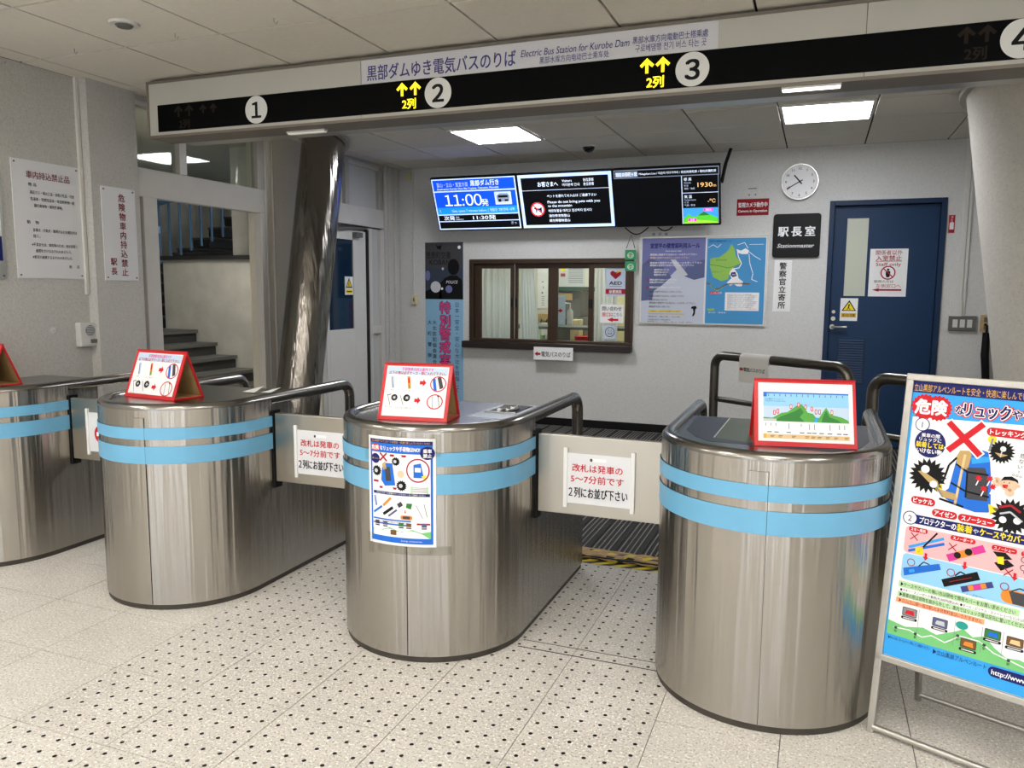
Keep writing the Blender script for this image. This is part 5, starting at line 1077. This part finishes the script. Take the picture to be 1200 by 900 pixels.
q = onY(882, 221, YW); MB().box(q.x - .04, q.x + .04, YW - .006, YW, q.z - .004, q.z + .004, 'plastic_grey').disc((q.x - .03, YW, q.z - .06), .008, (0, -1, 0), 'plastic_grey', 8, .004).disc((q.x + .03, YW, q.z - .06), .008, (0, -1, 0), 'plastic_grey', 8, .004).build('hook', t)
# clock
q = onY(937.3, 213, YW - .03); cr_ = abs(onY(959.3, 213, YW - .03).x - onY(915.5, 213, YW - .03).x) / 2
t = thing('wall_clock', 'round white wall clock showing twenty to eleven above the blue door', 'clock', (q.x, YW, q.z - cr_))
MB().disc((q.x, YW, q.z), cr_, (0, -1, 0), 'aluminium', 48, .045).build('case', t, .006)
MB().disc((q.x, YW - .045, q.z), cr_ - .009, (0, -1, 0), 'print_white', 48, .001).build('dial', t)
pr = Print((q.x, YW - .046, q.z), (1, 0, 0), (0, 0, 1), cr_ / 100, lift=.001)
for k in range(1, 13): a = math.radians(30 * k); pr.text(74 * math.sin(a), -74 * math.cos(a), 19, str(k), 'black', 1, 'c', .015)
for k in range(60): a = math.radians(6 * k); pr.line(88 * math.sin(a), -88 * math.cos(a), 91 * math.sin(a), -91 * math.cos(a), 1.2 if k % 5 else 2.4, 'dgrey', 1)
pr.build('numerals', t)
pr = Print((q.x, YW - .046, q.z), (1, 0, 0), (0, 0, 1), cr_ / 100, lift=.004)
for a, L_, w_ in ((320, 48, 7), (240, 76, 5)):
    a = math.radians(a); pr.line(-18 * math.sin(a), 18 * math.cos(a), L_ * math.sin(a), -L_ * math.cos(a), w_, 'black', 2 if w_ == 7 else 4)
pr.disc(0, 0, 6, 'black', 6).ring(64 * math.sin(math.radians(240)), -64 * math.cos(math.radians(240)), 6, 2, 'black', 5); pr.build('hands', t)
MB().box(q.x - .007, q.x + .007, YW - .012, YW, q.z + cr_ - .01, ZC, 'plastic_light').build('hanging_rod', t)
# door notices
t, p = wall_panel('staff_notice', 'white staff only notice with a red arrow on the blue door', 'notice', 1018.5, 291.5, 1063, 347.5, Y=LY, thick=.001)
p.text(50, 11, 15, '関係者以外', 'crimson', 2, 'c', .005, w=70).text(50, 27, 17, '入室禁止', 'crimson', 2, 'c', .015, w=68).rect(16, 35.4, 84, 36.6, 'crimson', 2).text(50, 44, 14, 'Staff only', 'crimson', 2, 'c', .008, w=66)
p.disc(50, 69, 20, 'crimson', 2).disc(50, 69, 16.6, 'white', 3).disc(50, 60, 3.4, 'black', 4).poly([(44, 64), (56, 64), (56, 74), (54, 82), (46, 82), (44, 74)], 'black', 4).line(38, 57, 62, 81, 3, 'crimson', 5)
p.text(14, 94, 9, '御用の方は', 'black', 2, w=52).text(20, 107, 12.5, '左側窓口へ', 'crimson', 2, w=66).rect(26, 116, 88, 121, 'crimson', 2).poly([(10, 118.5), (28, 113.5), (28, 123.5)], 'crimson', 2); p.build('print', t)
t, p = wall_panel('warning_sticker', 'yellow triangle warning sticker beside the handle of the blue door', 'sticker', 984.5, 349.5, 1005, 376, Y=LY, thick=.001)
p.poly([(50, 12), (92, 78), (8, 78)], 'black', 1).poly([(50, 24), (82, 73), (18, 73)], 'yellow', 2).disc(50, 42, 5, 'black', 3).line(50, 46, 46, 62, 7, 'black', 3).line(46, 60, 38, 70, 4, 'black', 3).line(48, 60, 58, 70, 4, 'black', 3.4).rect(8, 92, 92, 118, 'gold', 1).text(50, 105, 18, '足元に注意', 'black', 2, 'c', .02, w=72); p.build('print', t)
t, p = wall_panel('fire_label', 'narrow red and white label on the wall beside the blue door frame', 'label', 1111.5, 252, 1119, 273, m='print_crimson', thick=.002)
p.rect(18, 130, 82, 250, 'white', 1).vtext(50, 34, 40, '消火器', 'white', 2, 46); p.build('print', t)
# conduits, switches, socket
sw0, sw1 = onY(1127, 380, YW), onY(1124, 360, YW)
cd = thing('conduit', 'three slim conduits running down the wall to the light switches', 'conduit', (onY(1129, 300, YW).x, YW, onY(1129, 371, YW).z))
for px_, pb in ((1133.4, 353), (1137.0, 353), (1141.5, 371)):
    tx = onY(px_, 190, YW).x; zb_ = onY(1130, pb, YW).z; MB().box(tx - .012, tx + .012, YW - .014, YW, zb_, ZC, 'white_paint').build('conduit_run', cd, .002)
t = thing('switch_box', 'small white switch box at the foot of the conduits', 'switch', (sw1.x, YW, sw1.z - .06))
q = onY(1120.5, 361.5, YW); MB().box(q.x - .05, q.x + .045, YW - .03, YW, q.z - .072, q.z + .072, 'plastic_light').build('box', t, .004); MB().box(q.x - .018, q.x + .012, YW - .034, YW - .03, q.z - .035, q.z + .03, 'white_paint').build('rocker', t)
t = thing('light_switch', 'dark grey panel with three white light switches under the conduits', 'switch', (sw0.x, YW, sw0.z - .07))
q = onY(1127, 379, YW); MB().box(q.x - .11, q.x + .11, YW - .03, YW, q.z - .068, q.z + .068, 'plastic_grey').build('panel', t, .004)
for k in (-1, 0, 1): MB().box(q.x + k * .058 - .02, q.x + k * .058 + .02, YW - .034, YW - .03, q.z - .036, q.z + .036, 'plastic_light').build('switch', t)
t = thing('wall_socket', 'beige double socket plate beside the plaster column', 'socket', (onY(1155, 379, YW).x, YW, onY(1155, 387, YW).z))
q = onY(1155.5, 379, YW); MB().box(q.x - .046, q.x + .046, YW - .012, YW, q.z - .075, q.z + .075, 'tape_tan').build('plate', t, .003)
for k in (-1, 1): MB().box(q.x - .02, q.x + .02, YW - .016, YW - .012, q.z + k * .034 - .02, q.z + k * .034 + .02, 'plastic_grey').build('socket', t)
t = thing('folded_umbrella', 'dark folded umbrella hanging in the gap beside the plaster column', 'umbrella', (onY(1157, 430, YW - .05).x, YW - .05, onY(1157, 470, YW).z))
a_, b_ = onY(1156, 390, YW - .05), onY(1158, 450, YW - .05)
MB().tube([(a_.x, a_.y, a_.z), (a_.x, a_.y, a_.z - .2), (b_.x - .01, a_.y, b_.z - .1), (b_.x, a_.y, .55)], [.03, .034, .03, .012], 'black', 10).build('canopy', t); MB().tube([(a_.x, a_.y, a_.z - .02), (a_.x, a_.y, a_.z + .06), (a_.x - .02, a_.y, a_.z + .08)], .01, 'black', 8).build('handle', t)
# ceiling devices
q = onZ(690, 171, ZC); t = thing('dome_camera', 'small black dome camera on the ceiling above the middle screen', 'camera', (q.x, q.y, ZC - .06))
MB().disc((q.x, q.y, ZC - .012), .075, (0, 0, 1), 'white_paint', 24, .012).build('base', t)
MB().tube([(q.x, q.y, ZC - .012 - .05 * math.sin(math.pi / 2 * k / 5)) for k in range(6)], [.055 * math.cos(math.pi / 2 * k / 5) + .002 for k in range(6)], 'black_gloss', 20).build('dome', t)
q = onZ(145.5, 27, ZC); t = thing('smoke_detector', 'round white smoke detector on the ceiling near the camera side', 'detector', (q.x, q.y, ZC - .03))
MB().tube([(q.x, q.y, ZC), (q.x, q.y, ZC - .012)], [.075, .07], 'plastic_light', 28).build('base', t); MB().tube([(q.x, q.y, ZC - .012), (q.x, q.y, ZC - .022)], [.045, .036], 'plastic_grey', 20).build('sensor', t)
for k, (x_, y_) in enumerate(((87, 57), (205, 39), (321, 21), (4, 68))):
    q = onZ(x_, y_, ZC); t = thing('ceiling_hook', ('tiny hook in the ceiling, nearest the smoke detector', 'tiny hook in the ceiling over the end of the sign', 'tiny hook in the ceiling, farthest along the row', 'tiny hook in the ceiling where it meets the wall')[k], 'hook', (q.x, q.y, ZC - .03), 'ceiling hooks')
    MB().tube([(q.x, q.y, ZC), (q.x, q.y, ZC - .02), (q.x + .012, q.y, ZC - .032), (q.x + .022, q.y, ZC - .018)], .0025, 'aluminium', 6).build('hook', t)

# ================================================================== LEFT WALL THINGS
def left_panel(name, label, cat, y0, y1, z0, z1, X, m='board_white', thick=.006, group=None):
    t = thing(name, label, cat, (X, (y0 + y1) / 2, z0), group); MB().box(X, X + thick, y0, y1, z0, z1, m).build('board', t, .001)
    for a in (y0 + .02, y1 - .02):
        for b in (z0 + .02, z1 - .02): MB().disc((X + thick, a, b), .006, (1, 0, 0), 'plastic_grey', 10, .003).build('screw', t)
    return t, Print((X + thick, y0, z1), (0, 1, 0), (0, 0, 1), (y1 - y0) / 100)
a, b, c = onX(11, 184, XW), onX(91, 197, XW), onX(98, 327, XW)
t, p = left_panel('rules_board', 'white board of forbidden items with a red heading on the side wall', 'sign', a.y, b.y, c.z, (a.z + b.z) / 2, XW)
p.text(20, 18.6, 10.5, '車内持込禁止品', 'maroon', 2, w=64, bold=.012)
for u, v, s_, w_ in ((22, 31, '物 品', 12), (24, 41, '高圧ガス・導火工品・自動火性品・可燃', 66), (24, 49.5, '性液体・可燃性固体・吸湿発熱物・酸', 66), (29, 58, '酸化腐食物・爆発性毒物。', 42), (17, 80, '動', 5), (29, 80, '物', 5), (25, 90, '盲導犬・介助犬・聴導犬などの補助犬は', 66), (25, 98, '除く。', 10), (22, 109, '※不潔または、臭気等のため、他の旅客に', 69), (27, 117, '迷惑をかけるおそれのあるもの。', 54), (22, 125.5, '※車両の破損するおそれのあるもの。', 60), (76, 137, '駅', 4.4), (88, 137, '長', 4.4)): p.text(u, v, 4.8, s_, 'black', 2, w=w_, bold=.006)
p.build('lettering', t)
a, b, c = onX(117, 216, -4.54), onX(157, 224, -4.54), onX(160, 329, -4.54)
t, p = left_panel('hazard_board', 'narrow white board with red vertical lettering on the wall pier', 'sign', a.y, b.y, c.z, (a.z + b.z) / 2, -4.54)
p.vtext(58, 24, 20, '危険物車内持込禁止', 'maroon', 2, 22.4, .02).vtext(26, 178, 19, '駅長', 'maroon', 2, 23, .02); p.build('lettering', t)
a, b = onX(0, 250, XW), onX(7, 327, XW)
t, p = left_panel('framed_poster', 'blue framed poster at the edge of the picture on the side wall', 'poster', a.y - .6, b.y, b.z, b.z + .62, XW, m='aluminium', thick=.012)
p.rect(4, 4, 97, 60, 'sky', 1).rect(4, 60, 97, 84, 'navy', 1).poly([(4, 60), (30, 40), (60, 52), (97, 34), (97, 60)], 'white', 2); p.build('print', t)
q0, q1 = onX(90, 378, -4.60), onX(114, 405, -4.60)
t = thing('wall_speaker', 'square white wall speaker unit on the side wall below the boards', 'speaker', (XW, (q0.y + q1.y) / 2, q1.z))
MB().box(XW, XW + .05, q0.y, q1.y, q1.z, q0.z, 'plastic_light').build('case', t, .008)
yc, zc2, hs = (q0.y + q1.y) / 2, (q0.z + q1.z) / 2, (q0.z - q1.z)
MB().disc((XW + .05, yc, zc2 + hs * .16), hs * .22, (1, 0, 0), 'plastic_grey', 24, .002).build('grille', t)
pr = Print((XW + .052, yc - hs * .25, zc2 + hs * .38), (0, 1, 0), (0, 0, 1), hs / 100)
for k in range(8): pr.rect(6, 4 + 5.4 * k, 44, 6.6 + 5.4 * k, 'lgrey', 1)
pr.build('grille_bars', t); MB().box(XW + .05, XW + .056, yc, yc + hs * .3, zc2 - hs * .36, zc2 - hs * .2, 'plastic_grey').build('label_plate', t)
q0, q1 = onX(88, 92, XW), onX(104, 345, XW)
t = thing('wall_conduit', 'pale vertical conduit beside the wall pier', 'conduit', (XW, 3.945, q1.z)); MB().box(XW, XW + .02, 3.935, 3.96, q1.z, ZC, 'white_paint').build('conduit_run', t, .003)
q = onX(62, 387, XW); t = thing('wall_hook', 'tiny metal hook on the bare side wall beside the speaker', 'hook', (XW, q.y, q.z)); MB().disc((XW, q.y, q.z), .02, (1, 0, 0), 'plastic_light', 12, .004).tube([(XW + .004, q.y, q.z), (XW + .02, q.y + .01, q.z - .005), (XW + .02, q.y + .02, q.z + .01)], .003, 'aluminium', 6).build('hook', t)

# ================================================================== OFFICE BEHIND THE TICKET WINDOW
OY = YW + 2.3
wo = MB().box(-5.0, -.9, OY, OY + .1, 0, ZC, 'office_wall').box(-5.1, -5.0, YW + .15, OY + .1, 0, ZC, 'office_wall').box(-.9, -.8, YW + .15, OY + .1, 0, ZC, 'office_wall'); struct(wo, 'wall_office')
struct(MB().box(-5.0, -.9, YW + .15, OY, -.06, ZB, 'plastic_light'), 'floor'); struct(MB().box(-5.0, -.9, YW + .15, OY, ZC, ZC + .06, 'ceiling_board'), 'ceiling')
t = thing('ceiling_light', 'lit ceiling panel inside the office behind the ticket window', 'light', (-2.7, YW + 1.2, ZC - .02)); MB().box(-3.2, -2.2, YW + .9, YW + 1.5, ZC - .02, ZC - .001, 'lamp_office').build('diffuser', t)
def curtain(x0, x1, taper, label):
    t = thing('curtain', label, 'curtain', ((x0 + x1) / 2, YW + .2, WZ0 - .05), 'white curtains in the ticket window'); mb = MB(); n, rws = 60, 8; V = []; Fc = []
    for r_ in range(rws + 1):
        f_ = r_ / rws
        for k in range(n + 1):
            u = k / n; xe = x1 + taper * f_; V.append((x0 + (xe - x0) * u, YW + .2 + .022 * math.sin(u * 34) + .012 * math.sin(u * 71 + 1) + .01 * math.sin(f_ * 5 + u * 9), WZ1 + .02 - (WZ1 - WZ0 + .04) * f_))
    for r_ in range(rws):
        for k in range(n): q = r_ * (n + 1) + k; Fc.append((q, q + 1, q + n + 2, q + n + 1))
    mb.add(V, Fc, 'curtain', True); mb.build('drape', t)
    MB().tube([(x0, YW + .2, WZ1 + .03), (x1, YW + .2, WZ1 + .03)], .01, 'white_paint', 8).build('curtain_rail', t)
curtain(gl[0][0] - .1, gl[0][1] + .0, .0, 'white curtain filling the first pane of the ticket window')
curtain(gl[1][0] - .03, gl[1][0] + .12, .08, 'white curtain drawn aside in the second pane')
curtain(gl[3][0] - .04, gl[3][0] + .2, .02, 'white curtain at the side of the end pane')
def inside(x, y, dy): return onY(x, y, YW + dy)
q0, q1 = inside(629, 315, 2.25), inside(640.5, 362, 2.25)
t = thing('wall_scroll', 'long white paper with a few brush marks on the office wall', 'notice', ((q0.x + q1.x) / 2, OY - .01, q1.z)); MB().box(q0.x, q1.x + .04, OY - .008, OY, q1.z, q0.z + .1, 'paper').build('sheet', t)
pr = Print((q0.x, OY - .008, q0.z), (1, 0, 0), (0, 0, 1), (q1.x - q0.x) / 100); pr.line(40, 120, 60, 118, 6, 'black', 1).line(55, 160, 60, 180, 6, 'black', 1).disc(48, 220, 8, 'dgrey', 1); [pr.rect(40, 250 + 20 * k, 70, 256 + 20 * k, 'grey', 1) for k in range(5)]; pr.build('print', t)
q0, q1 = inside(624, 368, 2.2), inside(641, 376, 2.2)
t = thing('key_rack', 'wooden rack with hooks on the office wall', 'rack', ((q0.x + q1.x) / 2, OY, q1.z)); MB().box(q0.x, q1.x + .1, OY - .03, OY, q1.z, q0.z, 'tape_tan').build('rail', t)
for k in range(5): MB().tube([(q0.x + .08 * k + .03, OY - .03, q1.z + .02), (q0.x + .08 * k + .03, OY - .06, q1.z - .02)], .006, 'black', 6).build('peg', t)
q0, q1 = inside(627, 380, 2.15), inside(636, 399, 2.15); t = thing('green_folder', 'pale green folder hanging under the key rack', 'folder', ((q0.x + q1.x) / 2, OY - .08, q1.z)); MB().box(q0.x, q1.x, OY - .09, OY - .065, q1.z - .1, q0.z, 'print_lgreen').build('cover', t)
q0, q1 = inside(633, 378, 2.1), inside(641, 393, 2.1); t = thing('wall_paper', 'white sheet pinned beside the green folder', 'paper', ((q0.x + q1.x) / 2, OY - .14, q1.z)); MB().box(q0.x, q1.x + .05, OY - .15, OY - .145, q1.z, q0.z, 'paper').build('sheet', t)
# cabinet, machine and bottle behind the third pane
cb0, cb1 = inside(652, 336, 1.6), inside(681, 372, 1.6)
t = thing('office_cabinet', 'dark office cabinet with a green top shelf behind the third pane', 'cabinet', ((cb0.x + cb1.x) / 2, YW + 1.8, ZB))
MB().box(cb0.x, cb1.x, YW + 1.6, YW + 2.2, cb1.z, cb0.z - .06, 'plastic_grey').build('body', t, .01); MB().box(cb0.x - .02, cb1.x + .02, YW + 1.56, YW + 2.2, cb0.z - .06, cb0.z, 'shelf_green').build('top_shelf', t); MB().box(cb0.x + .03, cb1.x - .12, YW + 1.57, YW + 1.6, cb0.z - .17, cb0.z - .08, 'tape_tan').build('shelf_board', t)
MB().box(cb0.x - .05, cb1.x + .1, YW + 1.4, YW + 2.2, ZB, cb1.z, 'plastic_grey').build('base_unit', t)
q0, q1 = inside(671, 374, 1.3), inside(681, 401, 1.3); t = thing('file_cabinet', 'beige file cabinet standing in front of the dark office cabinet', 'cabinet', ((q0.x + q1.x) / 2, YW + 1.3, ZB)); MB().box(q0.x, q1.x, YW + 1.2, YW + 1.38, ZB, q0.z, 'ivory').build('body', t, .01); MB().box(q0.x + .06, q0.x + .1, YW + 1.19, YW + 1.2, q0.z - .2, q0.z - .18, 'aluminium').build('handle', t)
q = inside(668, 373, .5); DZ = WZ0 - .1
t = thing('office_desk', 'grey desk just inside the ticket window', 'desk', (-2.5, YW + .5, ZB)); MB().box(-3.6, -1.9, YW + .30, YW + .8, q.z - .12, q.z - .09, 'plastic_grey').build('top', t, .004)
for x_ in (-3.55, -1.95): MB().box(x_ - .02, x_ + .02, YW + .31, YW + .78, ZB, q.z - .12, 'plastic_grey').build('leg', t)
q = inside(668, 372, .6); t = thing('pump_bottle', 'white pump bottle standing on the desk behind the third pane', 'bottle', (q.x, YW + .6, q.z - .09)); zb = q.z - .09
MB().tube([(q.x, YW + .6, zb), (q.x, YW + .6, zb + .16), (q.x, YW + .6, zb + .19)], [.036, .036, .014], 'white_paint', 16).build('bottle', t); MB().tube([(q.x, YW + .6, zb + .19), (q.x, YW + .6, zb + .25), (q.x - .05, YW + .57, zb + .255)], .009, 'white_paint', 8).build('pump', t)
q0, q1 = inside(652, 346, .62), inside(663, 371, .62); t = thing('desk_notice', 'pale desk card with a red arrow behind the third pane', 'card', ((q0.x + q1.x) / 2, YW + .62, q1.z)); MB().box(q0.x, q1.x, YW + .60, YW + .603, q1.z - .1, q0.z, 'print_bluepale').build('card', t)
pr = Print((q0.x, YW + .60, q0.z), (1, 0, 0), (0, 0, 1), (q1.x - q0.x) / 100); pr.arrow(42, 150, 70, 44, 'red', 1, 'right').rect(6, 112, 70, 122, 'lgreen', 1); pr.build('print', t)
q0, q1 = inside(655, 315, 2.28), inside(685, 336, 2.28); t = thing('wall_chart', 'pale chart of small text on the office wall above the cabinet', 'chart', ((q0.x + q1.x) / 2, OY, q1.z)); MB().box(q0.x, q1.x, OY - .006, OY, q1.z, q0.z + .1, 'print_lgrey').build('sheet', t)
pr = Print((q0.x, OY - .006, q0.z + .1), (1, 0, 0), (0, 0, 1), (q1.x - q0.x) / 100); [pr.rect(36, 20 + 7 * k, 92, 23 + 7 * k, 'grey', 1) for k in range(9)]; pr.rect(6, 24, 24, 36, 'yellow', 1).rect(6, 44, 24, 56, 'crimson', 1); pr.build('print', t)
q0, q1 = inside(684, 314, 2.0), inside(689, 400, 2.0); t = thing('locker', 'tall cream locker edge seen beside the third pane', 'locker', ((q0.x + q1.x) / 2 + .1, YW + 2.0, ZB)); q0.x = max(q0.x, cb1.x + .14); MB().box(q0.x, q0.x + .45, YW + 1.9, YW + 2.25, ZB, q0.z + .1, 'ivory').build('body', t, .008)
for k in (0, 1, 2): MB().box(q0.x + .06, q0.x + .08, YW + 1.89, YW + 1.9, 1.1 + .25 * k, 1.18 + .25 * k, 'black').build('handle', t)
q = inside(687, 394, .95); t = thing('red_bin', 'red object on the floor at the corner of the third pane', 'bin', (q.x, YW + .95, ZB)); MB().tube([(q.x, YW + .95, ZB), (q.x, YW + .95, q.z)], [.12, .14], 'print_red', 16).build('bin', t)
